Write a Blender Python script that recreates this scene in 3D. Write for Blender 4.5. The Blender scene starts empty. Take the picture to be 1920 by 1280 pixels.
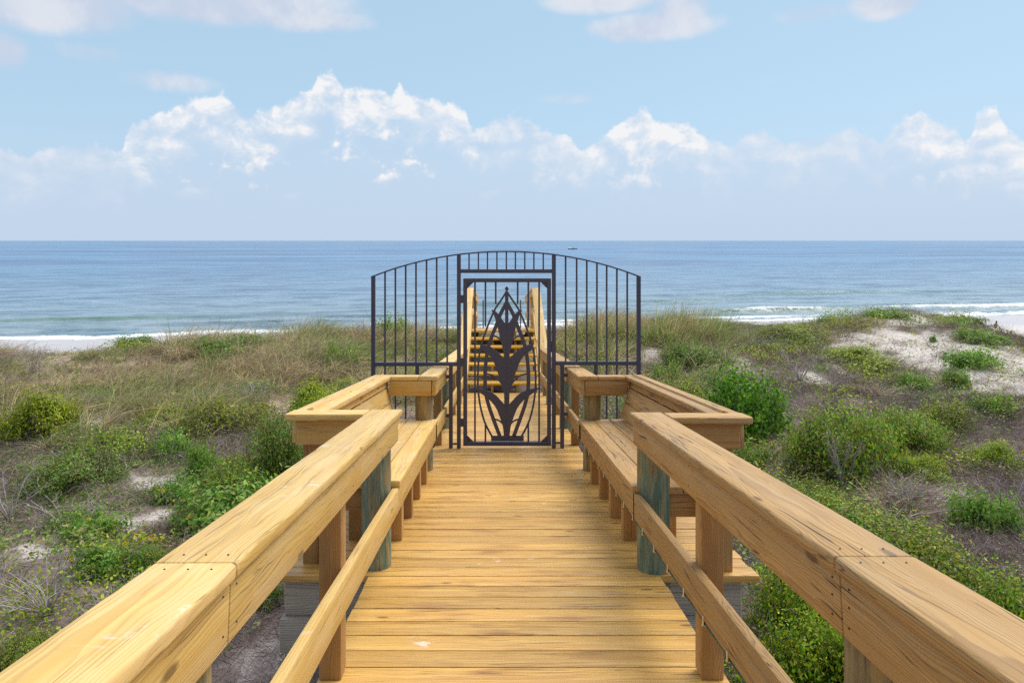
import bpy, bmesh, math, random
import numpy as np
from mathutils import Vector, Matrix
from mathutils.geometry import tessellate_polygon

random.seed(7)
RNG = np.random.default_rng(11)
scene = bpy.context.scene
COL = scene.collection
R = math.radians

# ------------------------------------------------------------------ measures
F = 1280.0            # focal length in pixels of the 1920 wide photograph
CX, HY = 935.0, 451.0 # vanishing column and sea horizon
CAMX, CAMZ = -0.09, 1.43
SL = 0.116            # the boardwalk runs gently downhill
SEA_H = 8.9           # eye height over the sea


def dz(y):            # height of the deck surface
    return -SL * y


# ------------------------------------------------------------------ tags
def tag(o, label=None, cat=None, group=None, kind=None):
    if label: o['label'] = label
    if cat: o['category'] = cat
    if group: o['group'] = group
    if kind: o['kind'] = kind
    return o


def empty(name, loc, label, cat, group=None):
    o = bpy.data.objects.new(name, None)
    o.empty_display_size = 0.2
    o.location = loc
    COL.objects.link(o)
    return tag(o, label, cat, group)


def link(name, me, mat=None, parent=None):
    o = bpy.data.objects.new(name, me)
    COL.objects.link(o)
    if mat is not None and not me.materials:
        me.materials.append(mat)
    if parent is not None:
        o.parent = parent
        o.matrix_parent_inverse = Matrix.Translation(parent.location).inverted()
    return o


# ------------------------------------------------------------------ materials
def new_mat(name):
    m = bpy.data.materials.new(name)
    m.use_nodes = True
    nt = m.node_tree
    nt.nodes.clear()
    return m, nt


class NG:
    def __init__(self, nt):
        self.nt = nt

    def n(self, t, **kw):
        nd = self.nt.nodes.new(t)
        for k, v in kw.items():
            if k.startswith('i_'):
                nd.inputs[k[2:].replace('_', ' ')].default_value = v
            else:
                setattr(nd, k, v)
        return nd

    def l(self, a, b):
        self.nt.links.new(a, b)

    def val(self, x, sock):
        if hasattr(x, 'is_linked'):
            self.l(x, sock)
        else:
            sock.default_value = x

    def m(self, op, a, b=None, c=None, clamp=False):
        nd = self.n('ShaderNodeMath', operation=op, use_clamp=clamp)
        self.val(a, nd.inputs[0])
        if b is not None: self.val(b, nd.inputs[1])
        if c is not None: self.val(c, nd.inputs[2])
        return nd.outputs[0]

    def vm(self, op, a, b=None):
        nd = self.n('ShaderNodeVectorMath', operation=op)
        self.val(a, nd.inputs[0])
        if b is not None: self.val(b, nd.inputs[1])
        return nd.outputs[0]

    def mix(self, f, a, b, blend='MIX'):
        nd = self.n('ShaderNodeMix', data_type='RGBA', blend_type=blend)
        self.val(f, nd.inputs[0])
        self.val(a if hasattr(a, 'is_linked') else (*a, 1.0)[:4], nd.inputs[6])
        self.val(b if hasattr(b, 'is_linked') else (*b, 1.0)[:4], nd.inputs[7])
        return nd.outputs[2]

    def noise(self, vec, scale, detail=3, rough=0.5, w=None, dist=0.0):
        nd = self.n('ShaderNodeTexNoise', noise_dimensions='4D' if w is not None else '3D')
        self.l(vec, nd.inputs['Vector'])
        nd.inputs['Scale'].default_value = scale
        nd.inputs['Detail'].default_value = detail
        nd.inputs['Roughness'].default_value = rough
        nd.inputs['Distortion'].default_value = dist
        if w is not None: self.val(w, nd.inputs['W'])
        return nd.outputs['Fac']

    def step(self, x, a, b):
        """smooth ramp 0..1 between a and b (a may exceed b)"""
        nd = self.n('ShaderNodeMapRange', interpolation_type='SMOOTHSTEP', clamp=True)
        self.val(x, nd.inputs[0])
        if a < b:
            nd.inputs[1].default_value, nd.inputs[2].default_value = a, b
            nd.inputs[3].default_value, nd.inputs[4].default_value = 0, 1
        else:
            nd.inputs[1].default_value, nd.inputs[2].default_value = b, a
            nd.inputs[3].default_value, nd.inputs[4].default_value = 1, 0
        return nd.outputs[0]

    def attr(self, name, out='Vector'):
        return self.n('ShaderNodeAttribute', attribute_name=name).outputs[out]


def bsdf_out(g, color, rough=0.5, spec=0.4, bump=None, bump_d=0.004, bump_s=1.0, metallic=0.0):
    b = g.n('ShaderNodeBsdfPrincipled')
    g.val(color if hasattr(color, 'is_linked') else (*color, 1.0)[:4], b.inputs['Base Color'])
    g.val(rough, b.inputs['Roughness'])
    g.val(spec, b.inputs['Specular IOR Level'])
    g.val(metallic, b.inputs['Metallic'])
    if bump is not None:
        bn = g.n('ShaderNodeBump')
        bn.inputs['Distance'].default_value = bump_d
        bn.inputs['Strength'].default_value = bump_s
        g.l(bump, bn.inputs['Height'])
        g.l(bn.outputs[0], b.inputs['Normal'])
    o = g.n('ShaderNodeOutputMaterial')
    g.l(b.outputs[0], o.inputs['Surface'])
    return b


def wood(name, light, mid, dark, line, weather=0.0, wcol=(0.3, 0.27, 0.24), ring=0.011, crack=0.55,
         rough=0.55, droppings=0.0, streak=0.5, spec=0.3, ringf=0.55, hair=0.3, split=0.0, groove=0.0):
    m, nt = new_mat(name)
    g = NG(nt)
    gco = g.attr('gco')
    brd = g.attr('brd', 'Fac')
    sp = g.n('ShaderNodeSeparateXYZ'); g.l(gco, sp.inputs[0])
    x, y, z = sp.outputs
    w = g.m('MULTIPLY', brd, 37.0)
    # slow wander of the grain along the board
    v1 = g.n('ShaderNodeCombineXYZ'); g.l(g.m('MULTIPLY', x, 1.3), v1.inputs[0]); g.l(g.m('MULTIPLY', y, 7.0), v1.inputs[1]); g.l(g.m('MULTIPLY', z, 7.0), v1.inputs[2])
    wander = g.noise(v1.outputs[0], 1.0, 3, 0.55, w)
    # annual rings cut by the saw
    y0 = g.m('MULTIPLY', g.m('SUBTRACT', g.m('FRACT', g.m('MULTIPLY', brd, 7.13)), 0.5), 0.12)
    yy = g.m('ADD', g.m('SUBTRACT', y, y0), g.m('MULTIPLY', g.m('SUBTRACT', wander, 0.5), 0.13))
    zz = g.m('ADD', z, 0.045)
    r = g.m('SQRT', g.m('ADD', g.m('MULTIPLY', yy, yy), g.m('MULTIPLY', zz, zz)))
    r = g.m('ADD', r, g.m('MULTIPLY', x, 0.006))
    v2 = g.n('ShaderNodeCombineXYZ'); g.l(g.m('MULTIPLY', x, 2.0), v2.inputs[0]); g.l(g.m('MULTIPLY', y, 60.0), v2.inputs[1]); g.l(g.m('MULTIPLY', z, 60.0), v2.inputs[2])
    fine = g.noise(v2.outputs[0], 1.0, 4, 0.6, w)
    ph = g.m('MULTIPLY', g.m('ADD', r, g.m('MULTIPLY', g.m('SUBTRACT', fine, 0.5), 0.004)), 1.0 / ring)
    saw = g.m('FRACT', ph)
    rings = g.m('MULTIPLY', g.step(saw, 0.35, 0.92), g.step(saw, 1.0, 0.93))
    # long streaks and blotches of stain
    v3 = g.n('ShaderNodeCombineXYZ'); g.l(g.m('MULTIPLY', x, 1.1), v3.inputs[0]); g.l(g.m('MULTIPLY', y, 22.0), v3.inputs[1]); g.l(g.m('MULTIPLY', z, 22.0), v3.inputs[2])
    streaks = g.noise(v3.outputs[0], 1.0, 4, 0.6, w)
    v4 = g.n('ShaderNodeCombineXYZ'); g.l(g.m('MULTIPLY', x, 2.6), v4.inputs[0]); g.l(g.m('MULTIPLY', y, 9.0), v4.inputs[1]); g.l(g.m('MULTIPLY', z, 9.0), v4.inputs[2])
    blotch = g.noise(v4.outputs[0], 1.0, 3, 0.5, g.m('ADD', w, 11.0))
    c = g.mix(g.step(streaks, 0.35, 0.68), light, mid)
    c = g.mix(g.m('MULTIPLY', g.step(blotch, 0.52, 0.75), streak), c, dark)
    c = g.mix(g.m('MULTIPLY', rings, ringf), c, dark)
    # drying cracks: short dark lines along the grain
    v5 = g.n('ShaderNodeCombineXYZ'); g.l(g.m('MULTIPLY', x, 1.9), v5.inputs[0]); g.l(g.m('MULTIPLY', yy, 75.0), v5.inputs[1]); g.l(g.m('MULTIPLY', z, 75.0), v5.inputs[2])
    ck = g.noise(v5.outputs[0], 1.0, 2, 0.45, g.m('ADD', w, 5.0))
    cracks = g.step(ck, 0.335, 0.30)
    c = g.mix(g.m('MULTIPLY', cracks, crack), c, line)
    # hairlines of open grain
    v6 = g.n('ShaderNodeCombineXYZ'); g.l(g.m('MULTIPLY', x, 3.2), v6.inputs[0]); g.l(g.m('MULTIPLY', yy, 190.0), v6.inputs[1]); g.l(g.m('MULTIPLY', z, 190.0), v6.inputs[2])
    hl = g.step(g.noise(v6.outputs[0], 1.0, 3, 0.6, g.m('ADD', w, 8.0)), 0.43, 0.33)
    c = g.mix(g.m('MULTIPLY', hl, hair), c, dark)
    if split:
        v8 = g.n('ShaderNodeCombineXYZ'); g.l(g.m('MULTIPLY', x, 0.45), v8.inputs[0]); g.l(g.m('MULTIPLY', y, 95.0), v8.inputs[1]); g.l(g.m('MULTIPLY', z, 95.0), v8.inputs[2])
        gl_ = g.step(g.noise(v8.outputs[0], 1.0, 3, 0.6, g.m('ADD', w, 14.0)), 0.40, 0.33)
        c = g.mix(g.m('MULTIPLY', gl_, groove), c, line)
        v7 = g.n('ShaderNodeCombineXYZ'); g.l(g.m('MULTIPLY', x, 0.75), v7.inputs[0]); g.l(g.m('MULTIPLY', yy, 42.0), v7.inputs[1]); g.l(g.m('MULTIPLY', z, 42.0), v7.inputs[2])
        sn_ = g.noise(v7.outputs[0], 1.0, 1, 0.4, g.m('ADD', w, 2.0))
        sl = g.m('MULTIPLY', g.step(g.m('ABSOLUTE', g.m('SUBTRACT', sn_, 0.42)), 0.012, 0.004), g.step(blotch, 0.45, 0.58))
        c = g.mix(g.m('MULTIPLY', sl, split), c, line)
        cracks = g.m('MAXIMUM', cracks, sl)
    # knots
    vk = g.n('ShaderNodeCombineXYZ'); g.l(g.m('ADD', g.m('MULTIPLY', x, 2.4), g.m('MULTIPLY', w, 1.7)), vk.inputs[0]); g.l(g.m('MULTIPLY', y, 7.0), vk.inputs[1]); g.l(g.m('MULTIPLY', z, 7.0), vk.inputs[2])
    vor = g.n('ShaderNodeTexVoronoi'); vor.inputs['Scale'].default_value = 1.0; g.l(vk.outputs[0], vor.inputs['Vector'])
    kn = g.step(g.m('ADD', vor.outputs['Distance'], g.m('MULTIPLY', g.m('SUBTRACT', fine, 0.5), 0.08)), 0.11, 0.05)
    c = g.mix(g.m('MULTIPLY', kn, 0.7), c, line)
    if weather:
        wz = g.noise(v1.outputs[0], 1.7, 4, 0.6, g.m('ADD', w, 3.0))
        c = g.mix(g.m('MULTIPLY', g.step(wz, 0.42, 0.7), weather), c, wcol)
    # each board took the stain a little differently
    tone = g.m('ADD', 0.8, g.m('MULTIPLY', g.m('FRACT', g.m('MULTIPLY', brd, 3.77)), 0.34))
    tv = g.n('ShaderNodeCombineXYZ')
    for i in range(3): g.l(tone, tv.inputs[i])
    c = g.mix(1.0, c, tv.outputs[0], 'MULTIPLY')
    ro = rough
    if droppings:
        geo = g.n('ShaderNodeNewGeometry')
        sn = g.n('ShaderNodeSeparateXYZ'); g.l(geo.outputs['Normal'], sn.inputs[0])
        a = g.noise(geo.outputs['Position'], 3.3, 2, 0.5)
        map_ = g.n('ShaderNodeMapping'); map_.inputs['Scale'].default_value = (9, 22, 22); g.l(geo.outputs['Position'], map_.inputs[0])
        b = g.noise(map_.outputs[0], 1.0, 4, 0.65, dist=0.6)
        f = g.m('MULTIPLY', g.step(a, 0.70 - droppings, 0.78 - droppings), g.step(b, 0.55, 0.62))
        f = g.m('MULTIPLY', f, g.step(sn.outputs[2], 0.6, 0.8))
        c = g.mix(g.m('MULTIPLY', f, 0.62), c, (0.74, 0.70, 0.63))
    hgt = g.m('SUBTRACT', g.m('MULTIPLY', fine, 0.5), g.m('ADD', g.m('MULTIPLY', rings, 0.25), g.m('MULTIPLY', cracks, 1.2)))
    bsdf_out(g, c, ro, spec, hgt, 0.0025, 0.6)
    return m


M = {}
M['deck'] = wood('deck_wood', (0.68, 0.415, 0.115), (0.58, 0.315, 0.072), (0.34, 0.165, 0.045), (0.07, 0.035, 0.015), ring=0.006, crack=0.8, rough=0.42, droppings=0.06, streak=0.85, spec=0.4, hair=0.75, split=0.5, groove=0.42)
M['rail'] = wood('rail_wood', (0.70, 0.47, 0.155), (0.63, 0.39, 0.105), (0.40, 0.22, 0.065), (0.07, 0.035, 0.015), ring=0.0075, crack=0.38, rough=0.5, droppings=0.13, streak=0.35, weather=0.45, wcol=(0.72, 0.53, 0.30), ringf=0.38, hair=0.35, split=0.35)
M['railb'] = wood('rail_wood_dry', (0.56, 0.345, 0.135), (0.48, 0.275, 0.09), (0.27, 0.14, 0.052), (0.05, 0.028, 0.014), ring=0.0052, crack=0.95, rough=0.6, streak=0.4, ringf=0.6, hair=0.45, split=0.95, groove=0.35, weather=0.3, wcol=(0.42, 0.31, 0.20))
M['post'] = wood('post_wood', (0.50, 0.295, 0.11), (0.42, 0.225, 0.078), (0.25, 0.125, 0.045), (0.05, 0.025, 0.012), ring=0.007, crack=0.7, rough=0.6, streak=0.6)  # darker than the rails: partly stain, mostly shade put into the colour
M['grey'] = wood('grey_wood', (0.56, 0.51, 0.41), (0.44, 0.41, 0.36), (0.22, 0.20, 0.18), (0.05, 0.045, 0.04), ring=0.014, crack=0.7, rough=0.8, streak=0.6, spec=0.15)


def pile_mat():
    m, nt = new_mat('green_pile_wood')
    g = NG(nt)
    gco = g.attr('gco'); brd = g.attr('brd', 'Fac')
    w = g.m('MULTIPLY', brd, 37.0)
    mp = g.n('ShaderNodeMapping'); mp.inputs['Scale'].default_value = (4.0, 26, 26); g.l(gco, mp.inputs[0])
    a = g.noise(mp.outputs[0], 1.0, 4, 0.6, w)
    b = g.noise(mp.outputs[0], 0.85, 4, 0.65, g.m('ADD', w, 9.0))
    mp2 = g.n('ShaderNodeMapping'); mp2.inputs['Scale'].default_value = (5, 160, 160); g.l(gco, mp2.inputs[0])
    fine = g.noise(mp2.outputs[0], 1.0, 4, 0.6, w)
    # some piles are greener than others
    age = g.m('FRACT', g.m('MULTIPLY', brd, 5.3))
    green = g.mix(g.step(a, 0.35, 0.65), (0.10, 0.17, 0.13), (0.30, 0.35, 0.25))
    tan = g.mix(g.step(a, 0.35, 0.65), (0.40, 0.29, 0.13), (0.20, 0.17, 0.10))
    f = g.step(g.m('ADD', b, g.m('MULTIPLY', g.m('SUBTRACT', age, 0.5), 0.35)), 0.42, 0.53)
    c = g.mix(f, green, tan)
    c = g.mix(g.m('MULTIPLY', g.step(fine, 0.50, 0.66), 0.7), c, (0.06, 0.07, 0.055))
    vk = g.n('ShaderNodeMapping'); vk.inputs['Scale'].default_value = (2.2, 6, 6); g.l(gco, vk.inputs[0])
    vor = g.n('ShaderNodeTexVoronoi'); vor.inputs['Scale'].default_value = 1.0; g.l(vk.outputs[0], vor.inputs['Vector'])
    c = g.mix(g.m('MULTIPLY', g.step(vor.outputs['Distance'], 0.16, 0.10), 0.8), c, (0.14, 0.08, 0.045))
    bsdf_out(g, c, 0.75, 0.2, fine, 0.003, 0.7)
    return m


M['pile'] = pile_mat()


def plain(name, c, rough=0.5, metallic=0.0, spec=0.4, vary=0.15, scale=30.0):
    m, nt = new_mat(name)
    g = NG(nt)
    tc = g.n('ShaderNodeTexCoord')
    a = g.noise(tc.outputs['Object'], scale, 4, 0.6)
    cc = g.mix(g.step(a, 0.3, 0.7), tuple(k * (1 - vary) for k in c), tuple(min(1, k * (1 + vary)) for k in c))
    bsdf_out(g, cc, g.m('ADD', rough - 0.06, g.m('MULTIPLY', a, 0.12)), spec, a, 0.001, 0.3, metallic)
    return m


M['metal'] = plain('dark_powder_coat', (0.072, 0.072, 0.112), 0.46, 0.0, 0.45, 0.22, 180.0)
M['nosing'] = plain('yellow_paint', (0.85, 0.52, 0.02), 0.5)
M['steel'] = plain('dull_steel', (0.16, 0.15, 0.14), 0.45, 0.6)
M['cable'] = plain('green_cable', (0.02, 0.09, 0.06), 0.5)
M['clip'] = plain('pale_clip', (0.72, 0.55, 0.30), 0.5)
M['nail'] = plain('rusty_nail', (0.05, 0.03, 0.02), 0.7)
M['hull'] = plain('boat_white', (0.7, 0.7, 0.7), 0.4)
M['dark'] = plain('boat_dark', (0.10, 0.10, 0.12), 0.6)
M['skin'] = plain('tan_skin', (0.24, 0.10, 0.06), 0.6)
M['cloth'] = plain('brown_cloth', (0.10, 0.035, 0.03), 0.8)
M['hair'] = plain('dark_hair', (0.02, 0.012, 0.01), 0.6)


def leaf_mat(name, rough=0.45, spec=0.3, trans=0.3, sat=1.0):
    m, nt = new_mat(name)
    g = NG(nt)
    col = g.attr('col', 'Color')
    oi = g.n('ShaderNodeObjectInfo')
    hs = g.n('ShaderNodeHueSaturation')
    g.l(col, hs.inputs['Color'])
    hs.inputs['Saturation'].default_value = sat
    g.l(g.m('ADD', 0.49, g.m('MULTIPLY', oi.outputs['Random'], 0.02)), hs.inputs['Hue'])
    g.l(g.m('ADD', 0.88, g.m('MULTIPLY', oi.outputs['Random'], 0.24)), hs.inputs['Value'])
    b = g.n('ShaderNodeBsdfPrincipled')
    g.l(hs.outputs[0], b.inputs['Base Color'])
    b.inputs['Roughness'].default_value = rough
    b.inputs['Specular IOR Level'].default_value = spec
    t = g.n('ShaderNodeBsdfTranslucent'); g.l(hs.outputs[0], t.inputs['Color'])
    mx = g.n('ShaderNodeMixShader'); mx.inputs[0].default_value = trans
    g.l(b.outputs[0], mx.inputs[1]); g.l(t.outputs[0], mx.inputs[2])
    o = g.n('ShaderNodeOutputMaterial'); g.l(mx.outputs[0], o.inputs['Surface'])
    return m


M['leaf'] = leaf_mat('leaf', trans=0.38)
M['grass'] = leaf_mat('grass_blade', 0.6, 0.2, 0.5)
M['twig'] = leaf_mat('twig', 0.8, 0.15, 0.0)


# ------------------------------------------------------------------ numpy mesh building
def np_mesh(name, V, Q, col=None, smooth=False):
    """V (n,3), Q (m,4) quads; col (n,3) linear colours"""
    me = bpy.data.meshes.new(name)
    n, q = len(V), len(Q)
    me.vertices.add(n)
    me.vertices.foreach_set('co', np.ascontiguousarray(V, dtype=np.float32).ravel())
    me.loops.add(q * 4)
    me.loops.foreach_set('vertex_index', np.ascontiguousarray(Q, dtype=np.int32).ravel())
    me.polygons.add(q)
    me.polygons.foreach_set('loop_start', np.arange(0, q * 4, 4, dtype=np.int32))
    me.update(calc_edges=True)
    if smooth:
        me.polygons.foreach_set('use_smooth', np.ones(q, dtype=bool))
    if col is not None:
        a = me.attributes.new('col', 'FLOAT_COLOR', 'POINT')
        c4 = np.ones((n, 4), dtype=np.float32); c4[:, :3] = col
        a.data.foreach_set('color', c4.ravel())
    return me


class Geo:
    """collects numpy pieces"""
    def __init__(self): self.V, self.Q, self.C, self.n = [], [], [], 0

    def add(self, V, Q, C):
        self.V.append(V); self.Q.append(Q + self.n); self.C.append(C); self.n += len(V)

    def mesh(self, name):
        return np_mesh(name, np.concatenate(self.V), np.concatenate(self.Q), np.concatenate(self.C))


def unit(a):
    return a / np.maximum(np.linalg.norm(a, axis=-1, keepdims=True), 1e-9)


def leaves(c, nrm, L, Wd, col, rng, tipup=0.2):
    """oval folded leaves: c (n,3) centres, nrm (n,3) facing, L, Wd (n,)"""
    n = len(c)
    nrm = unit(nrm)
    d = rng.normal(size=(n, 3)); d[:, 2] += tipup
    d = unit(d - (d * nrm).sum(1, keepdims=True) * nrm)
    s = np.cross(nrm, d)
    L = np.asarray(L).reshape(-1, 1) * np.ones((n, 1)); Wd = np.asarray(Wd).reshape(-1, 1) * np.ones((n, 1))
    f = 0.16 * Wd * rng.uniform(-0.5, 1.6, (n, 1))
    P = np.stack([c - d * L * 0.5,
                  c - d * L * 0.18 + s * Wd * 0.42 + nrm * f,
                  c + d * L * 0.2 + s * Wd * 0.40 + nrm * f,
                  c + d * L * 0.5 - nrm * 0.08 * L,
                  c + d * L * 0.2 - s * Wd * 0.40 + nrm * f,
                  c - d * L * 0.18 - s * Wd * 0.42 + nrm * f], axis=1)
    b = (np.arange(n) * 6)[:, None]
    Q = np.concatenate([b + np.array([[0, 1, 2, 3]]), b + np.array([[0, 3, 4, 5]])])
    return P.reshape(-1, 3), Q, np.repeat(col, 6, axis=0)


def ribbons(P, wd, col, rng, face=None):
    """flat tapering strips along paths P (n,k,3); wd (n,) base width"""
    n, k, _ = P.shape
    t = unit(P[:, -1] - P[:, 0])
    s = rng.normal(size=(n, 3)); s[:, 2] *= 0.25
    s = unit(np.cross(t, s))
    tp = np.linspace(1, 0.12, k)[None, :, None]
    off = s[:, None, :] * (wd[:, None, None] * 0.5) * tp
    V = np.stack([P - off, P + off], axis=2).reshape(-1, 3)
    b = (np.arange(n) * 2 * k)[:, None]
    Q = np.concatenate([b + np.array([[2 * i, 2 * i + 1, 2 * i + 3, 2 * i + 2]]) for i in range(k - 1)])
    return V, Q, np.repeat(col, 2 * k, axis=0)


def tubes(P, r0, r1, col, rng, sides=3):
    n, k, _ = P.shape
    t = unit(P[:, -1] - P[:, 0])
    a = unit(np.cross(t, rng.normal(size=(n, 3))))
    b2 = np.cross(t, a)
    rad = (r0[:, None] + (r1 - r0)[:, None] * np.linspace(0, 1, k)[None, :])[:, :, None]
    rows = []
    for j in range(sides):
        an = 2 * math.pi * j / sides
        rows.append(P + (a * math.cos(an) + b2 * math.sin(an))[:, None, :] * rad)
    V = np.stack(rows, axis=2).reshape(-1, 3)
    base = (np.arange(n) * k * sides)[:, None]
    Q = []
    for i in range(k - 1):
        for j in range(sides):
            jj = (j + 1) % sides
            Q.append(base + np.array([[i * sides + j, i * sides + jj, (i + 1) * sides + jj, (i + 1) * sides + j]]))
    return V, np.concatenate(Q), np.repeat(col, k * sides, axis=0)


def pick(cols, n, rng, jit=0.15, p=None):
    cols = np.array(cols, dtype=float)
    c = cols[rng.choice(len(cols), n, p=p)]
    return np.clip(c * rng.uniform(1 - jit, 1 + jit, (n, 1)) * rng.uniform(0.94, 1.06, (n, 3)), 0, 1)


# value noise
_T = np.random.default_rng(5).uniform(-1, 1, (256, 256))


def vnoise(x, y, s=1.0, o=0):
    x = np.asarray(x, float) * s + o * 17.3; y = np.asarray(y, float) * s + o * 31.7
    xi, yi = np.floor(x).astype(int), np.floor(y).astype(int)
    fx, fy = x - xi, y - yi
    fx, fy = fx * fx * (3 - 2 * fx), fy * fy * (3 - 2 * fy)
    g = lambda a, b: _T[a % 256, b % 256]
    return (g(xi, yi) * (1 - fx) + g(xi + 1, yi) * fx) * (1 - fy) + (g(xi, yi + 1) * (1 - fx) + g(xi + 1, yi + 1) * fx) * fy


def fnoise(x, y, s=1.0, o=0, oct=3):
    return sum(vnoise(x, y, s * 2 ** i, o + i * 3) * 0.5 ** i for i in range(oct))


# ------------------------------------------------------------------ boards
class Boards:
    """sawn boards collected into one mesh, each with its own grain frame (gco) and number (brd)"""
    def __init__(self): self.v, self.f, self.g, self.b, self.sm = [], [], [], [], []

    def _push(self, loops, gl, close=True):
        base = len(self.v)
        n = len(loops[0])
        for lp in loops: self.v.extend(lp)
        for lp in gl: self.g.extend(lp)
        for i in range(len(loops) - 1):
            for j in range(n):
                k = (j + 1) % n
                self.f.append((base + i * n + j, base + i * n + k, base + (i + 1) * n + k, base + (i + 1) * n + j))
        self.f.append(tuple(base + j for j in reversed(range(n))))
        self.f.append(tuple(base + (len(loops) - 1) * n + j for j in range(n)))
        self.b.extend([random.random()] * (n * len(loops)))

    def board(self, A, B, up, w, t, c=0.004, ends=0.003, seg=1, wob=0.0, cut0=0.0, cut1=0.0, center=True, round_=2):
        """from A to B (centre line); 'up' roughly the thickness direction; w across, t thick; cut0/cut1 slant the ends across the width"""
        A, B, up = Vector(A), Vector(B), Vector(up)
        d = (B - A); L = d.length; d = d / L
        s = d.cross(up).normalized(); up = s.cross(d).normalized()
        hw, ht = w / 2, t / 2
        prof = []
        for (sx, sy) in ((1, 1), (-1, 1), (-1, -1), (1, -1)):
            for q in range(round_ + 1):
                a = q / round_ * math.pi / 2
                if (sx, sy) in ((1, 1), (-1, -1)):
                    px, py = math.cos(a), math.sin(a)
                else:
                    px, py = math.sin(a), math.cos(a)
                prof.append((sx * (hw - c + c * px), sy * (ht - c + c * py)))
        xs = [0.0, ends] + [L * i / seg for i in range(1, seg)] + [L - ends, L]
        loops, gl = [], []
        for i, x in enumerate(xs):
            k = 1.0 if 0 < i < len(xs) - 1 else None
            lp, gg = [], []
            for (a, b) in prof:
                aa, bb = a, b
                if k is None:
                    aa = math.copysign(max(abs(a) - ends, 0), a); bb = math.copysign(max(abs(b) - ends, 0), b)
                xx = x + (cut0 * a / hw if i < 2 else 0) + (cut1 * a / hw if i >= len(xs) - 2 else 0)
                if wob and 0 < i < len(xs) - 1:
                    aa += wob * math.sin(x * 9.1 + a * 40) * (0.6 if b > 0 else 0.2) + random.uniform(-wob, wob) * 0.5
                    bb += random.uniform(-wob, wob) * 0.35
                lp.append(A + d * xx + s * aa + up * bb)
                gg.append((x - L / 2, a, b))
            loops.append(lp); gl.append(gg)
        self._push(loops, gl)

    def pole(self, A, B, r0, r1, sides=28, wob=0.003, seg=10, tone=None):
        A, B = Vector(A), Vector(B)
        d = (B - A); L = d.length; d = d / L
        s = d.cross(Vector((0, 1, 0.01))).normalized(); u = s.cross(d)
        ph = random.uniform(0, 6)
        loops, gl = [], []
        for i in range(seg + 1):
            k = i / seg
            r = r0 + (r1 - r0) * k
            lp, gg = [], []
            for j in range(sides):
                a = 2 * math.pi * j / sides
                rr = r + wob * math.sin(3 * a + ph + k * 4) * 0.6 + wob * math.sin(7 * a + k * 2) * 0.3
                lp.append(A + d * (L * k) + s * (rr * math.cos(a)) + u * (rr * math.sin(a)))
                gg.append((L * k, rr * math.cos(a), rr * math.sin(a)))
            loops.append(lp); gl.append(gg)
        n0 = len(self.b)
        self._push(loops, gl)
        if tone is not None: self.b[n0:] = [tone] * (len(self.b) - n0)

    def build(self, name, mat, parent=None):
        me = bpy.data.meshes.new(name)
        me.from_pydata([tuple(v) for v in self.v], [], self.f)
        a = me.attributes.new('gco', 'FLOAT_VECTOR', 'POINT')
        a.data.foreach_set('vector', np.array(self.g, dtype=np.float32).ravel())
        a = me.attributes.new('brd', 'FLOAT', 'POINT')
        a.data.foreach_set('value', np.array(self.b, dtype=np.float32))
        me.materials.append(mat)
        bm = bmesh.new(); bm.from_mesh(me)
        bmesh.ops.recalc_face_normals(bm, faces=bm.faces)
        bm.to_mesh(me); bm.free()
        me.shade_smooth() if hasattr(me, 'shade_smooth') else None
        try:
            me.set_sharp_from_angle(angle=R(38))
        except Exception:
            pass
        return link(name, me, None, parent)


def one_board(name, mat, parent, *a, **k):
    b = Boards(); b.board(*a, **k)
    return b.build(name, mat, parent)


def one_pole(name, parent, A, B, r0, r1, mat=None, tone=None):
    b = Boards(); b.pole(A, B, r0, r1, tone=tone)
    return b.build(name, mat or M['pile'], parent)


def P(u, y, v):
    return Vector((u, y, dz(y) + v))


UPV = Vector((0, SL, 1)).normalized()

# ------------------------------------------------------------------ boardwalk
bw = empty('boardwalk', (0, 6, dz(6)), 'golden stained plank boardwalk running straight downhill to the gate and the stairs', 'boardwalk')
B = Boards()
y = -2.2
i = 0
while y < 13.35:
    wide = 3.86 <= y + 0.07 <= 6.72
    hw = 1.37 if wide else 0.815
    wd = 0.1375 + random.uniform(-0.0015, 0.0015)
    j = random.uniform(-0.006, 0.006)
    B.board(P(-hw + j, y + wd / 2, -0.019 + random.uniform(-0.0015, 0.0015)), P(hw + j + random.uniform(-0.004, 0.004), y + wd / 2, -0.019 + random.uniform(-0.0015, 0.0015)), UPV, wd, 0.038, c=0.005, seg=1)
    y += wd + 0.0045 + random.choice((0, 0, 0, 0.002, 0.003))
    i += 1
B.build('deck_boards', M['deck'], bw)
# grey weathered framing under the deck
for s in (-1, 1):
    one_board('stringer', M['grey'], bw, P(s * 0.70, -2.2, -0.16), P(s * 0.70, 13.3, -0.16), UPV, 0.05, 0.235)
one_board('stringer', M['grey'], bw, P(0.0, -2.2, -0.16), P(0.0, 13.3, -0.16), UPV, 0.05, 0.235)
for yy in (3.93, 6.62):
    one_board('rim_joist', M['grey'], bw, P(-1.315, yy, -0.15), P(1.30, yy, -0.15), (0, 1, 0), 0.215, 0.045, c=0.003)
    one_board('beam', M['grey'], bw, P(-1.33, yy - 0.03, -0.355), P(1.29, yy - 0.03, -0.355), (0, 1, 0), 0.185, 0.075, c=0.003)
for s in (-1, 1):
    one_board('side_joist', M['grey'], bw, P(s * 1.28, 3.97, -0.15), P(s * 1.28, 6.58, -0.15), UPV, 0.045, 0.215)
for yy in (1.45, 9.05, 11.6):
    one_board('beam', M['grey'], bw, P(-0.95, yy - 0.12, -0.37), P(0.95, yy - 0.12, -0.37), (0, 1, 0), 0.185, 0.075)


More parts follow.
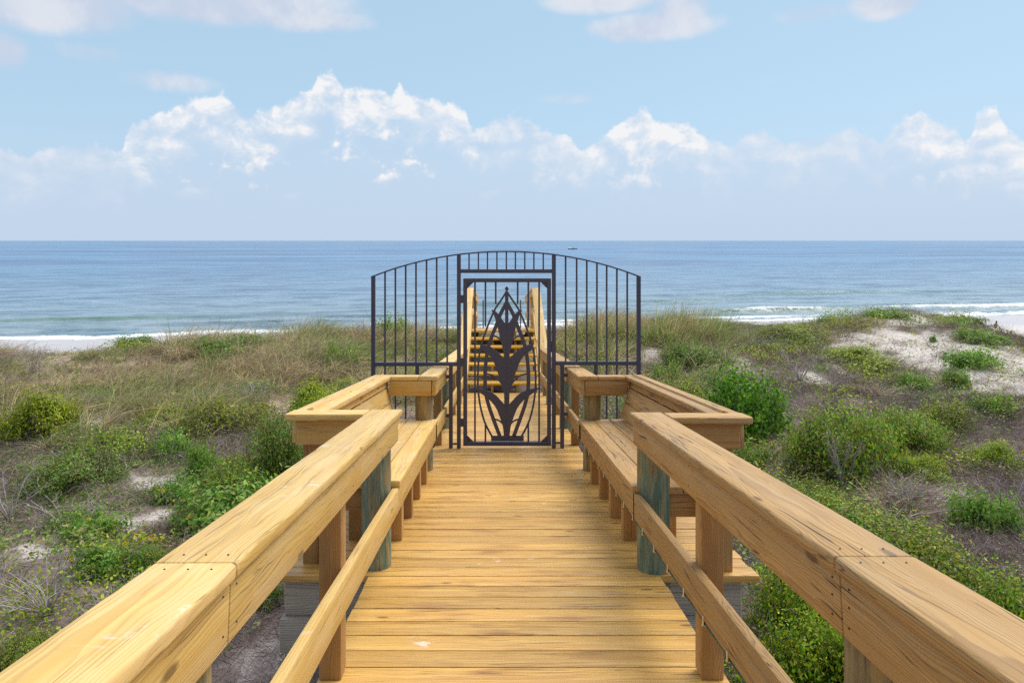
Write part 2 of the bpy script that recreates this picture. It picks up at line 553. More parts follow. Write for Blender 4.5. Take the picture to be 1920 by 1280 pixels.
# ------------------------------------------------------------------ railings
def railing(side, y0, y1, joints, posts, piles, label, mat, cap_end, mids=True, pu=0.76, gap_mid=None):
    g = 'timber railings of the boardwalk'
    t = empty('railing', (side * 0.76, (y0 + y1) / 2, dz((y0 + y1) / 2)), label, 'railing', g)
    cuts = [y0] + joints + [y1]
    for a, b in zip(cuts[:-1], cuts[1:]):
        e = cap_end if b == y1 else 0
        n = max(2, int((b - a) / 0.05))
        one_board('cap_board', mat, t, P(side * 0.754, a + 0.002, 0.881), P(side * 0.754, b + e - 0.002, 0.881), UPV, 0.184, 0.038, c=0.010, seg=n, wob=0.0016 if side < 0 else 0.0008, round_=3)
        one_board('side_board', mat, t, P(side * 0.697, a + 0.001, 0.793), P(side * 0.697, b - 0.001, 0.793), (side, 0, 0), 0.137, 0.038, c=0.004)
    if mids:
        one_board('mid_rail', mat, t, P(side * 0.697, y0, 0.3725), P(side * 0.697, (gap_mid or y1), 0.3725), (side, 0, 0), 0.14, 0.038, c=0.005)
    for yy in posts:
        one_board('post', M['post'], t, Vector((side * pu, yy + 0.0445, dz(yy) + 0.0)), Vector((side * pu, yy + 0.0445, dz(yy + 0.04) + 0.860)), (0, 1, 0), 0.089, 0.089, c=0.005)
    for (yy, r) in piles:
        one_pole('pile', t, Vector((side * 0.80, yy, -4.2)), Vector((side * 0.80, yy, dz(yy) + 0.858)), r * 1.06, r, None, {3.97: 0.072, 3.92: 0.064, 6.52: 0.17, 9.05: 0.05, 1.57: 0.12, 1.47: 0.15}.get(yy))
    return t


nl = railing(-1, -1.9, 4.0, [1.49], [-2.0 + 2.12, 2.71], [(1.47, 0.085), (3.97, 0.084)], 'pale golden timber railing beside the deck, left of the camera, ending at the left bench', M['rail'], 0.05)
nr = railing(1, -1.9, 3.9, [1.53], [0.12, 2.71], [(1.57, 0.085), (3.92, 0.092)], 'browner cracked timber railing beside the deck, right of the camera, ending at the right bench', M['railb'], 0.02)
# between the benches and the gate
ml = railing(-1, 6.40, 7.55, [], [], [(6.52, 0.083)], 'short railing joining the left bench to the metal gate', M['rail'], 0.0, True)
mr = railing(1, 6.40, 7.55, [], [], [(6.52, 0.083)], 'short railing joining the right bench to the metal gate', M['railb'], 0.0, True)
fl = railing(-1, 7.74, 12.95, [10.3], [7.78, 10.3, 12.84], [(9.05, 0.084), (11.6, 0.084)], 'railing running from the gate to the stairs on the left edge of the deck', M['rail'], 0.0, True, 0.785)
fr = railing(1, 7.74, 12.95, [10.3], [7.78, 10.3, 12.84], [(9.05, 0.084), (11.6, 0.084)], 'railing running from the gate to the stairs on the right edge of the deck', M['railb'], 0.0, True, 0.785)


def nails(parent, pts, ax):
    for (u, y, v) in pts:
        bm = bmesh.new()
        bmesh.ops.create_cone(bm, cap_ends=True, segments=8, radius1=0.0026, radius2=0.002, depth=0.003)
        me = bpy.data.meshes.new('nail_head'); bm.to_mesh(me); bm.free()
        o = link('nail_head', me, M['nail'], parent)
        p = P(u, y, v)
        o.location = p
        o.rotation_euler = (0, R(90), 0) if ax == 'x' else (0, 0, 0)


nails(nr, [(0.6775, 1.53 + a, v) for a in (-0.035, 0.04) for v in (0.84, 0.80, 0.755)] + [(0.6775, 2.76, 0.84), (0.6775, 2.76, 0.76), (0.6775, 3.86, 0.83)], 'x')
nails(nl, [(-0.6775, 1.49 + a, v) for a in (-0.035, 0.04) for v in (0.84, 0.755)] + [(-0.6775, 2.76, 0.84), (-0.6775, 2.76, 0.76)], 'x')
nails(nl, [(-0.80 + k * 0.05, 1.49 + a, 0.9005) for k in range(3) for a in (-0.04, 0.05)], 'z')
nails(nr, [(0.70 + k * 0.05, 1.53 + a, 0.9005) for k in range(3) for a in (-0.04, 0.05)], 'z')


# ------------------------------------------------------------------ benches
def bench(side, y0, y1, label, mat):
    t = empty('built_in_bench', (side * 1.0, (y0 + y1) / 2, dz((y0 + y1) / 2)), label, 'bench', 'timber benches in the side bays of the boardwalk')
    X = (side, 0, 0)
    # seat of three boards
    for k, c in enumerate((0.741, 0.885, 1.029)):
        a = y0 + 0.02 if k == 0 else y0 - 0.0
        one_board('seat_board', mat, t, P(side * c, a, 0.463), P(side * c, y1 + 0.06, 0.463), UPV, 0.1385, 0.038, c=0.006)
    one_board('front_board', mat, t, P(side * 0.697, y0 + 0.0, 0.3725), P(side * 0.697, y1 + 0.05, 0.3725), X, 0.139, 0.038, c=0.004)
    # reclined back: three boards and the wide cap
    lean = Vector((side * 0.108, 0, 0.37)).normalized()
    nrm = Vector((-side * lean.z, 0, abs(lean.x)))
    for k in range(3):
        h = 0.07 + 0.1425 * k - 0.035
        off = lean * (h + 0.07)
        c = Vector((side * 1.072, 0, 0.475))
        a = P(0, y0 + 0.0, 0) + c + off
        b = P(0, y1 + 0.02, 0) + c + off
        one_board('back_board', mat, t, a, b, nrm, 0.139 if k < 2 else 0.128, 0.038, c=0.005)
    one_board('back_cap', mat, t, P(side * 1.1975, y0 - 0.16, 0.881), P(side * 1.1975, y1 + 0.13, 0.881), UPV, 0.185, 0.038, c=0.009, seg=40, wob=0.001, round_=3)
    one_board('back_rail', mat, t, P(side * 1.262, y0 - 0.06, 0.79), P(side * 1.262, y1 + 0.06, 0.79), X, 0.137, 0.038)
    # arms at both ends: frontal cap and board
    for (yy, first) in ((y0 - 0.07, True), (y1 + 0.0325, False)):
        hw = 0.185
        inner = 0.85 if first else 0.85
        one_board('arm_cap', mat, t, P(side * inner, yy, 0.8825 if first else 0.881), P(side * 1.292 if first else side * 1.10, yy, 0.8825 if first else 0.881), UPV, hw, 0.038, c=0.009, seg=8, wob=0.0012, round_=3)
        fy = yy - (0.02 if first else 0.0725)
        one_board('arm_board', mat, t, P(side * 0.722, fy, 0.79), P(side * 1.24 if first else side * 1.118, fy, 0.79), (0, -1, 0), 0.139, 0.038, cut1=0 if first else -0.018 * side * side)
    # outer posts and slanted back supports
    for yy in (y0, (y0 + y1) / 2, y1 - 0.02):
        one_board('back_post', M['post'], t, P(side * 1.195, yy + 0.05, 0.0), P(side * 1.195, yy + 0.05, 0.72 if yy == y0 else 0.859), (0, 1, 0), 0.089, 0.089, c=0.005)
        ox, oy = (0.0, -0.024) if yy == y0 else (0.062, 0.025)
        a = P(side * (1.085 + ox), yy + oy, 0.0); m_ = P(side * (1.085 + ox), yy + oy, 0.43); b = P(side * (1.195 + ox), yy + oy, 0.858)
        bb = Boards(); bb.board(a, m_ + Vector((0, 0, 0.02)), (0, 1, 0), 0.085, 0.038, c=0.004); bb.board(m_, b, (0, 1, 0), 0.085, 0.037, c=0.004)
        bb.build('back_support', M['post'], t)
    # legs and joists under the seat
    for k in range(4):
        yy = 4.42 + 0.505 * k
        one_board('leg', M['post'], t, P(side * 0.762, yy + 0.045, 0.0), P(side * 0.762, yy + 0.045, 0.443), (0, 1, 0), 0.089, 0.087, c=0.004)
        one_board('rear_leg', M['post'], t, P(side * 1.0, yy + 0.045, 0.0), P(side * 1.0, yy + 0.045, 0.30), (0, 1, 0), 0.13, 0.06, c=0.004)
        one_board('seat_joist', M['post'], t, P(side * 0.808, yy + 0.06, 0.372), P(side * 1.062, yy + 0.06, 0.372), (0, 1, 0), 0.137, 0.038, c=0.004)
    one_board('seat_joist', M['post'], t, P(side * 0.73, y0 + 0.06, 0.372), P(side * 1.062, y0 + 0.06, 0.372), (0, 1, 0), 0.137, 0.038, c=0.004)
    return t


bench(-1, 4.0, 6.46, 'golden timber bench with reclined back built into the bay left of the deck', M['rail'])
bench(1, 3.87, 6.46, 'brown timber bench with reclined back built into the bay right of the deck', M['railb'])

# string light cable clipped under the right-hand mid rail
cb = empty('light_cable', (0.69, 4, dz(4) + 0.29), 'thin green cable clipped along the underside of the right mid rail and bench front', 'cable')
cu = Boards()
pts = [P(0.684, yy, 0.2965 - 0.005 * abs(math.sin((yy - 1.3) / 0.27 * math.pi))) for yy in np.arange(-0.5, 7.45, 0.09)]
loops, gl = [], []
for p in pts:
    loops.append([p + Vector((0.0045 * math.cos(a), 0, 0.0045 * math.sin(a))) for a in (0, 1.05, 2.1, 3.14, 4.19, 5.24)]); gl.append([(0, 0, 0)] * 6)
cu._push(loops, gl)
cu.build('cable', M['cable'], cb)
yy = 0.4
while yy < 7.4:
    bb = Boards(); bb.board(P(0.6765, yy, 0.318), P(0.6765, yy, 0.284), (1, 0, 0), 0.012, 0.004, c=0.001, ends=0.001)
    bb.board(P(0.672, yy, 0.286), P(0.694, yy, 0.286), (0, 0, 1), 0.012, 0.004, c=0.001, ends=0.001)
    bb.build('clip', M['clip'], cb)
    yy += 0.27

# ------------------------------------------------------------------ gate
GY = 7.62
GS = F / GY


def G(px, py, dy=0.0):
    return Vector(((px - CX) / GS + CAMX, GY + dy, CAMZ - (py - HY) / GS))


def bar(mb, x0, y0, x1, y1, w, d=None, c=0.002):
    mb.board(G(x0, y0), G(x1, y1), (0, 1, 0), w, d or w, c=c, ends=0.001, round_=1)


def gbar(name, parent, *a, **k):
    b = Boards(); bar(b, *a, **k)
    return b.build(name, M['metal'], parent)


gate = empty('metal_gate', G(949, 838), 'dark grey metal gate with arched side wings and a cut-out leaf motif across the boardwalk', 'gate')


def arch_y(px):
    k = (px - 948.5) / 251.5
    return 470.5 + 47.5 * k * k * (0.94 + 0.06 * k * k)


ab = Boards()
xs = np.linspace(696, 1201, 41)
for a, b in zip(xs[:-1], xs[1:]):
    ab.board(G(a - 0.15, arch_y(a) + 1), G(b + 0.15, arch_y(b) + 1), (0, 1, 0), 0.016, 0.038, c=0.001, ends=0.0005, round_=1)
ab.build('arch_rail', M['metal'], gate)
PW = 0.043
gbar('frame_post', gate, 860.4, 841, 860.4, arch_y(860) + 2, PW)
gbar('frame_post', gate, 1038.4, 841, 1038.4, arch_y(1038) + 2, PW)
gbar('short_post', gate, 845.4, 841, 845.4, 685.8, PW * 0.98)
gbar('short_post', gate, 1054, 841, 1054, 684, PW * 0.98)
gbar('base_plate', gate, 841, 841.3, 865, 841.3, 0.008, 0.07)
gbar('base_plate', gate, 1034, 841.3, 1059, 841.3, 0.008, 0.07)
gbar('foot_rung', gate, 849.4, 831.5, 856.4, 831.5, 0.02)
gbar('foot_rung', gate, 1042.4, 830, 1050, 830, 0.02)
gbar('wing_post', gate, 700, 815, 700, arch_y(700) + 1.5, PW)
gbar('wing_post', gate, 1197.3, 815, 1197.3, arch_y(1197) + 1.5, PW)
gbar('wing_rail', gate, 703.8, 682.2, 856.6, 682.2, 0.042)
gbar('wing_rail', gate, 1042.2, 680.5, 1193.4, 680.5, 0.042)
gbar('wing_rail', gate, 703.8, 812, 790, 812, 0.03)
gbar('wing_rail', gate, 1111, 812, 1193.4, 812, 0.03)
for x in (722, 741.4, 760.7, 780, 799.8, 818.8, 838.5):
    gbar('baluster', gate, x, 678.6, x, arch_y(x) + 2, 0.019, c=0.004)
for x in (722, 741.4, 760.7):
    gbar('baluster', gate, x, 809, x, 685.8, 0.019, c=0.004)
gbar('brace_post', gate, 782.3, 815, 782.3, 685.8, 0.04)
for x in (1060.5, 1081.2, 1100.2, 1119.2, 1137.5, 1156.6, 1176):
    gbar('baluster', gate, x, 676.8, x, arch_y(x) + 2, 0.019, c=0.004)
for x in (1137.5, 1156.6, 1176):
    gbar('baluster', gate, x, 809, x, 684, 0.019, c=0.004)
gbar('brace_post', gate, 1117, 815, 1117, 684, 0.04)
gbar('transom', gate, 864.2, 508.3, 1034.6, 508.3, 0.042)
for x in (879.5, 897, 914, 931.7, 949.4, 966.4, 984, 1001, 1018.6):
    gbar('baluster', gate, x, 505, x, arch_y(x) + 2, 0.016, c=0.004)
for (xa, xb, yy) in ((834, 842, 706), (834, 842, 779), (1057.6, 1065, 703), (1057.6, 1065, 776)):
    gbar('rail_bracket', gate, xa, yy, xb, yy, 0.04, 0.012)
# the leaf that opens
lf = Boards()
bar(lf, 872.3, 834.6, 872.3, 521.8, PW); bar(lf, 1029.4, 834.6, 1029.4, 521.8, PW)
bar(lf, 875.95, 525.4, 1025.8, 525.4, PW); bar(lf, 875.95, 831, 1025.8, 831, PW)
leaf = lf.build('gate_leaf', M['metal'], gate)


def plate(name, polys, parent, th=0.008, y_off=0.0):
    """cut-out steel sheet; polys are outlines in gate pixels"""
    bm = bmesh.new()
    for k, poly in enumerate(polys):
        pts = [G(x, y, y_off + 0.0003 * (k % 9)) for x, y in poly]
        tris = tessellate_polygon([pts])
        f0 = [bm.verts.new(p + Vector((0, -th / 2, 0))) for p in pts]
        f1 = [bm.verts.new(p + Vector((0, th / 2, 0))) for p in pts]
        for t in tris:
            try:
                bm.faces.new([f0[i] for i in t]); bm.faces.new([f1[i] for i in reversed(t)])
            except ValueError:
                pass
        n = len(pts)
        for i in range(n):
            j = (i + 1) % n
            bm.faces.new((f0[i], f0[j], f1[j], f1[i]))
    bmesh.ops.recalc_face_normals(bm, faces=bm.faces)
    me = bpy.data.meshes.new(name); bm.to_mesh(me); bm.free()
    o = link(name, me, M['metal'], gate)
    return o


def sub(o, parent):
    o.parent = parent
    o.matrix_parent_inverse = parent.matrix_basis.inverted()
    return o


for (gx, gy, sx, sy) in ((876, 529, 1, 1), (1026, 529, -1, 1), (876, 827.5, 1, -1), (1026, 827.5, -1, -1)):
    plate('corner_gusset', [[(gx, gy), (gx + 12 * sx, gy), (gx, gy + 12 * sy)]], gate)
for x in (890.6, 1010.8):
    gbar('leaf_bar', gate, x, 828, x, 529, 0.020, c=0.004)
for x in (910.2, 990.6):
    gbar('leaf_bar', gate, x, 612, x, 529, 0.020, c=0.004); gbar('leaf_bar', gate, x, 828, x, 795, 0.020, c=0.004)
for x in (929.5, 970.6):
    gbar('leaf_bar', gate, x, 570, x, 529, 0.020, c=0.004)
for (a, b) in ((553, 568), (671, 686), (784.5, 799)):
    gbar('hinge', gate, 866.4, a, 866.4, b, 0.032, 0.03)
gbar('latch', gate, 1034, 640, 1034, 660, 0.02, 0.03)


def smooth(pts, n=6):
    """Catmull-Rom through pts"""
    out = []
    p = [pts[0]] + pts + [pts[-1]]
    for i in range(1, len(p) - 2):
        for k in range(n):
            t = k / n
            q = []
            for d in (0, 1):
                a, b, c, e = p[i - 1][d], p[i][d], p[i + 1][d], p[i + 2][d]
                q.append(0.5 * (2 * b + (c - a) * t + (2 * a - 5 * b + 4 * c - e) * t * t + (3 * b - a - 3 * c + e) * t ** 3))
            out.append(tuple(q))
    out.append(pts[-1])
    return out


def Zc(pts):   # coordinates of the enlarged view of the leaf -> gate pixels
    return [(x / 3.5545 + 840, y / 3.5545 + 500) for x, y in pts]


def strip(pts, w):
    pts = smooth(pts)
    l, r = [], []
    for i, (x, y) in enumerate(pts):
        a = pts[max(i - 1, 0)]; b = pts[min(i + 1, len(pts) - 1)]
        dx, dy = b[0] - a[0], b[1] - a[1]
        n = math.hypot(dx, dy) or 1
        l.append((x - dy / n * w / 2, y + dx / n * w / 2)); r.append((x + dy / n * w / 2, y - dx / n * w / 2))
    return l + r[::-1]


def mir(poly):
    return [(2 * 391.5 - x, y) for x, y in poly][::-1]


half = []
half.append(strip([(391, 165), (350, 228), (318, 275), (285, 345), (252, 430), (225, 510), (207, 600), (200, 700), (200, 800), (214, 920), (245, 1035), (292, 1128)], 13))
half.append(strip([(391, 238), (350, 315), (318, 400), (290, 470), (267, 545), (252, 640), (247, 730), (250, 820), (262, 890), (292, 985), (345, 1128)], 25))
top = smooth([(292, 285), (318, 298), (348, 330), (372, 366), (391, 380)]) + smooth([(391, 610), (372, 580), (361, 530), (347, 480), (335, 425), (322, 370), (306, 325)]) + [(290, 292)]
mid = smooth([(213, 520), (250, 522), (290, 536), (330, 566), (360, 596), (391, 625)]) + smooth([(391, 900), (380, 870), (366, 820), (346, 750), (318, 668), (290, 610), (250, 570)]) + [(212, 548)]
low = smooth([(180, 806), (225, 812), (275, 828), (320, 856), (352, 890), (378, 918)]) + [(391, 925)] + smooth([(391, 1135), (373, 1115), (364, 1060), (345, 1002), (322, 945), (285, 895), (240, 858)]) + [(182, 816)]
half += [top, mid, low]
half.append(strip([(300, 458), (330, 470), (352, 490), (376, 520)], 11))
half.append(strip([(258, 712), (300, 724), (335, 750), (366, 790)], 11))
half.append(strip([(300, 1013), (335, 1022), (360, 1040), (380, 1062)], 11))
full = half + [mir(p) for p in half]
full.append([(380, 165), (403, 165), (403, 380), (410, 560), (412, 640), (409, 880), (408, 930), (412, 1130), (371, 1130), (375, 930), (374, 880), (371, 640), (373, 560), (380, 380)])
full.append([(391.5, 128), (406, 147), (391.5, 168), (377, 147)])
full.append([(287, 1124), (505, 1124), (505, 1160), (287, 1160)])
pm = plate('leaf_motif', [Zc(p) for p in full], gate, 0.007)

# ------------------------------------------------------------------ stairs over the dune
ST_Y0, TR, RI, NT = 13.52, 0.28, 0.1366, 7
Z6 = CAMZ - 2.82      # lowest nosing
st = empty('staircase', (0, 13.4, dz(13.4)), 'open timber stairs with yellow nosings climbing over the dune behind the gate', 'staircase')
for k in range(NT):
    yy = ST_Y0 + TR * k
    zz = Z6 + RI * k
    hw = 0.72
    td = one_board('tread', M['deck'], st, (-hw, yy + 0.15, zz - 0.019), (hw, yy + 0.15, zz - 0.019), (0, 0, 1), 0.285, 0.038, c=0.006)
    b = Boards(); b.board((-hw + 0.003, yy + 0.004, zz - 0.017), (hw - 0.003, yy + 0.004, zz - 0.017), (0, 0, 1), 0.03, 0.046, c=0.009)
    b.build('nosing', M['nosing'], td)
top_y, top_z = ST_Y0 + TR * (NT - 1), Z6 + RI * (NT - 1)
for u in (-0.70, -0.22, 0.28, 0.70):
    one_board('stringer', M['rail'], st, (u, ST_Y0 + 0.10, Z6 - 0.30), (u, top_y + 0.12, top_z - 0.20), (1, 0, 0), 0.2, 0.04)
for u in (-0.22, 0.28):
    for k in (0, 2, 4, 6):
        one_board('support', M['rail'], st, (u, ST_Y0 + TR * k + 0.06, Z6 + RI * k - 0.038), (u, ST_Y0 + TR * k + 0.06, Z6 - 0.6), (0, 1, 0), 0.05, 0.05)


def uz(y):            # the upper ramp that goes down to the beach
    return top_z - SL * (y - top_y)


ur = empty('upper_ramp', (0, 17, uz(17)), 'timber ramp at the top of the stairs leading down to the beach', 'boardwalk')
B = Boards()
y = top_y + 0.29
while y < 20.0:
    B.board((-0.80, y + 0.069, uz(y + 0.069) - 0.019), (0.80, y + 0.069, uz(y + 0.069) - 0.019), UPV, 0.137, 0.038, c=0.005)
    y += 0.143
B.build('deck_boards', M['deck'], ur)
for u in (-0.7, 0, 0.7):
    one_board('stringer', M['grey'], ur, (u, top_y + 0.3, uz(top_y + 0.3) - 0.15), (u, 20, uz(20) - 0.15), UPV, 0.05, 0.22)
for yy in (15.7, 17.8, 19.6):
    for s in (-1, 1):
        one_pole('pile', ur, (s * 0.78, yy, -4.5), (s * 0.78, yy, uz(yy) - 0.04), 0.085, 0.08)
for s, mt, nm in ((-1, M['rail'], 'left'), (1, M['rail'], 'right')):
    t = empty('stair_railing', (s * 0.76, 15, dz(15)), 'railing rising along the %s side of the yellow-edged stairs and down the ramp beyond' % nm, 'railing', 'railings of the stairs and upper ramp')
    a, b = (12.97, dz(12.97) + 0.90), (top_y + 0.30, top_z + 0.93)
    one_board('cap_board', mt, t, (s * 0.754, a[0], a[1] - 0.019), (s * 0.754, b[0], b[1] - 0.019), (0, -0.5, 1), 0.184, 0.038, c=0.008)
    one_board('side_board', mt, t, (s * 0.697, a[0], a[1] - 0.10), (s * 0.697, b[0], b[1] - 0.10), (s, 0, 0), 0.137, 0.038)
    one_board('mid_rail', mt, t, (s * 0.697, a[0], a[1] - 0.53), (s * 0.697, b[0], b[1] - 0.53), (s, 0, 0), 0.137, 0.038)
    one_board('cap_board', mt, t, (s * 0.754, b[0] + 0.003, b[1] - 0.019), (s * 0.754, 19.9, uz(19.9) + 0.9 - 0.019), UPV, 0.184, 0.038, c=0.008)
    one_board('side_board', mt, t, (s * 0.697, b[0] + 0.003, b[1] - 0.10), (s * 0.697, 19.9, uz(19.9) + 0.80), (s, 0, 0), 0.137, 0.038)
    one_board('mid_rail', mt, t, (s * 0.697, b[0] + 0.003, b[1] - 0.53), (s * 0.697, 19.9, uz(19.9) + 0.372), (s, 0, 0), 0.137, 0.038)
    for yy in (14.1, 15.4, 17.5, 19.75):
        zt = (a[1] + (b[1] - a[1]) * (yy - a[0]) / (b[0] - a[0])) if yy < b[0] else uz(yy) + 0.9
        one_board('post', M['rail'], t, (s * 0.762, yy, zt - 1.25), (s * 0.762, yy, zt - 0.045), (0, 1, 0), 0.089, 0.089, c=0.004)
    one_pole('handrail_pole', t, (s * 0.53, 19.4, uz(19.4) - 0.02), (s * 0.53, 19.4, uz(19.4) + 0.80), 0.018, 0.018, M['steel'])

# ------------------------------------------------------------------ ground
ROWS = [   # (Y, [(X, depth under the eye)...])
    (-30, [(-40, 3.7), (40, 3.7)]),
    (2, [(-12, 3.4), (-3, 3.5), (3, 3.5), (12, 3.3)]),
    (6, [(-12, 3.2), (-5, 3.3), (0, 3.35), (4, 3.2), (8, 3.05), (14, 3.0)]),
    (9, [(-15, 3.15), (-6, 3.25), (0, 3.25), (4, 3.1), (8, 3.1), (14, 2.95)]),
    (12, [(-18, 3.1), (-6, 3.12), (-1.5, 3.2), (1.5, 3.2), (6, 2.95), (10, 2.85), (16, 2.85)]),
    (14.5, [(-20, 3.1), (-6, 3.05), (-1.5, 3.15), (1.5, 3.15), (4, 2.85), (10, 2.75), (16, 2.7)]),
    (17, [(-22, 3.1), (-12, 3.05), (-4, 2.78), (-1, 2.9), (1, 2.85), (3, 2.68), (6, 2.6), (10, 2.5), (11.9, 2.42), (12.8, 2.72), (16, 2.8), (22, 2.9)]),
    (19.5, [(-24, 3.25), (-14.3, 3.35), (-12, 3.5), (-10, 3.2), (-6, 2.86), (-3, 2.68), (0, 2.75), (3, 2.5), (5, 2.35), (7, 2.5), (9, 2.48), (11.5, 2.1), (13.6, 2.28), (14.05, 2.75), (14.5, 3.0), (15.5, 3.05), (24, 3.05)]),
    (21, [(-24, 3.6), (-14, 3.7), (-12, 3.8), (-10, 3.5), (-6, 3.1), (-3, 2.9), (0, 3.0), (3, 2.75), (5, 2.6), (7, 2.8), (9, 2.8), (12, 2.3), (13.7, 2.6), (14.4, 3.15), (15, 3.3), (24, 3.4)]),
    (25, [(-30, 5.0), (0, 4.6), (12, 4.0), (16, 4.8), (30, 5.0)]),
    (31, [(-30, 6.6), (30, 6.6)]),
    (40, [(-40, 7.7), (40, 7.7)]),
]
_ry = np.array([r[0] for r in ROWS], float)


def depth(X, Y):
    X = np.asarray(X, float); Y = np.asarray(Y, float)
    rows = np.stack([np.interp(X, [p[0] for p in r[1]], [p[1] for p in r[1]]) for r in ROWS])
    i = np.clip(np.searchsorted(_ry, Y) - 1, 0, len(_ry) - 2)
    t = np.clip((Y - _ry[i]) / (_ry[i + 1] - _ry[i]), 0, 1)
    ar = np.arange(X.size).reshape(X.shape)
    fl = rows.reshape(len(ROWS), -1)
    a, b = fl[i.ravel(), ar.ravel()].reshape(X.shape), fl[i.ravel() + 1, ar.ravel()].reshape(X.shape)
    h = a + (b - a) * t
    n = fnoise(X, Y, 0.55, 1) * 0.10 + fnoise(X, Y, 2.1, 4, 2) * 0.035
    h = h + n * np.clip((30 - Y) / 8, 0.1, 1)
    d = (Y - 70.4 - 0.195 * X) / 1.0189
    beach = np.where(d < 0, SEA_H + 0.022 * d - 0.0002 * d * d, SEA_H + 0.045 * d) + fnoise(X, Y, 0.12, 9, 2) * 0.04
    k = np.clip((Y - 31) / 12, 0, 1); k = k * k * (3 - 2 * k)
    return h * (1 - k) + beach * k


def gz(X, Y):
    return CAMZ - depth(X, Y)


def hit(px, py):
    """the ground point seen at a pixel of the photograph"""
    Ys = np.linspace(2.0, 85, 3000)
    Xs = (px - CX) / F * Ys
    f = HY + F * depth(Xs, Ys) / Ys - py
    k = np.argmax(f <= 0)
    return float(Xs[k] + CAMX), float(Ys[k])


def grid_axis(fine0, fine1, st0, grow, lim0, lim1):
    a = list(np.arange(fine0, fine1, st0))
    s = st0
    while a[-1] < lim1: s *= grow; a.append(a[-1] + s)
    s = st0
    while a[0] > lim0: s *= grow; a.insert(0, a[0] - s)
    return np.array(a)


gxs = grid_axis(-13, 15, 0.09, 1.08, -700, 700)
gys = grid_axis(2.5, 24, 0.10, 1.06, -300, 160)
GX, GYY = np.meshgrid(gxs, gys)
GZ = gz(GX, GYY)
# under the boardwalk keep the soil below the boards
under = (np.abs(GX) < 1.6) & (GYY < 14.2)
GZ = np.where(under, np.minimum(GZ, dz(GYY) - 0.12), GZ)
nx, ny = len(gxs), len(gys)
V = np.stack([GX, GYY, GZ], -1).reshape(-1, 3)
idx = np.arange(nx * ny).reshape(ny, nx)
Q = np.stack([idx[:-1, :-1], idx[:-1, 1:], idx[1:, 1:], idx[1:, :-1]], -1).reshape(-1, 4)
SAND = [  # bare sand: pixel, radii in metres, strength
    (172, 800, 0.4, 0.45, 0.8), (275, 905, 0.6, 0.2, 0.75), (225, 985, 0.42, 0.22, 0.8), (55, 1040, 0.32, 0.22, 0.75), (290, 915, 0.35, 0.3, 0.8),
    (545, 1235, 0.4, 0.4, 0.5), (1240, 668, 0.5, 0.8, 0.62), (1370, 668, 0.45, 0.7, 0.8), (1400, 690, 0.4, 0.5, 0.7), (1570, 650, 0.7, 0.4, 0.8),
    (1500, 705, 0.7, 0.5, 0.8), (1700, 640, 1.6, 1.3, 1.0), (1790, 655, 1.8, 1.5, 1.0), (1880, 680, 2.0, 1.6, 1.0), (1690, 600, 1.1, 0.8, 1.0), (1900, 720, 1.0, 1.0, 0.9),
    (1740, 930, 0.5, 0.5, 0.55), (1800, 960, 0.4, 0.4, 0.45), (1600, 700, 0.5, 0.5, 0.6), (180, 660, 0.6, 0.8, 0.9), (610, 622, 0.4, 0.5, 0.5), (1270, 720, 0.4, 0.4, 0.6), (860, 720, 0.5, 0.8, 0.6),
]
sand_pts = [(hit(px, py), rx, ry, s) for px, py, rx, ry, s in SAND] + [((14.3, 19.6), 1.0, 1.8, 1.0)]


def sand_at(X, Y):
    X = np.asarray(X, float); Y = np.asarray(Y, float)
    f = np.zeros_like(X)
    jx = X + fnoise(X, Y, 1.7, 20, 3) * 0.28; jy = Y + fnoise(X, Y, 1.7, 27, 3) * 0.3
    for (p, rx, ry, s) in sand_pts:
        q = ((jx - p[0]) / rx) ** 2 + ((jy - p[1]) / ry) ** 2
        f = np.maximum(f, s * np.clip((1.7 - q) * 0.75, 0, 1) * (0.82 + 0.35 * fnoise(X, Y, 3.5, 61, 3)))
    f = np.maximum(f, np.clip((Y - 24) / 3, 0, 1))
    f = np.maximum(f, 0.30 * np.clip(fnoise(X, Y, 1.1, 33, 4) * 1.3, 0, 1))
    return np.clip(f, 0, 1)


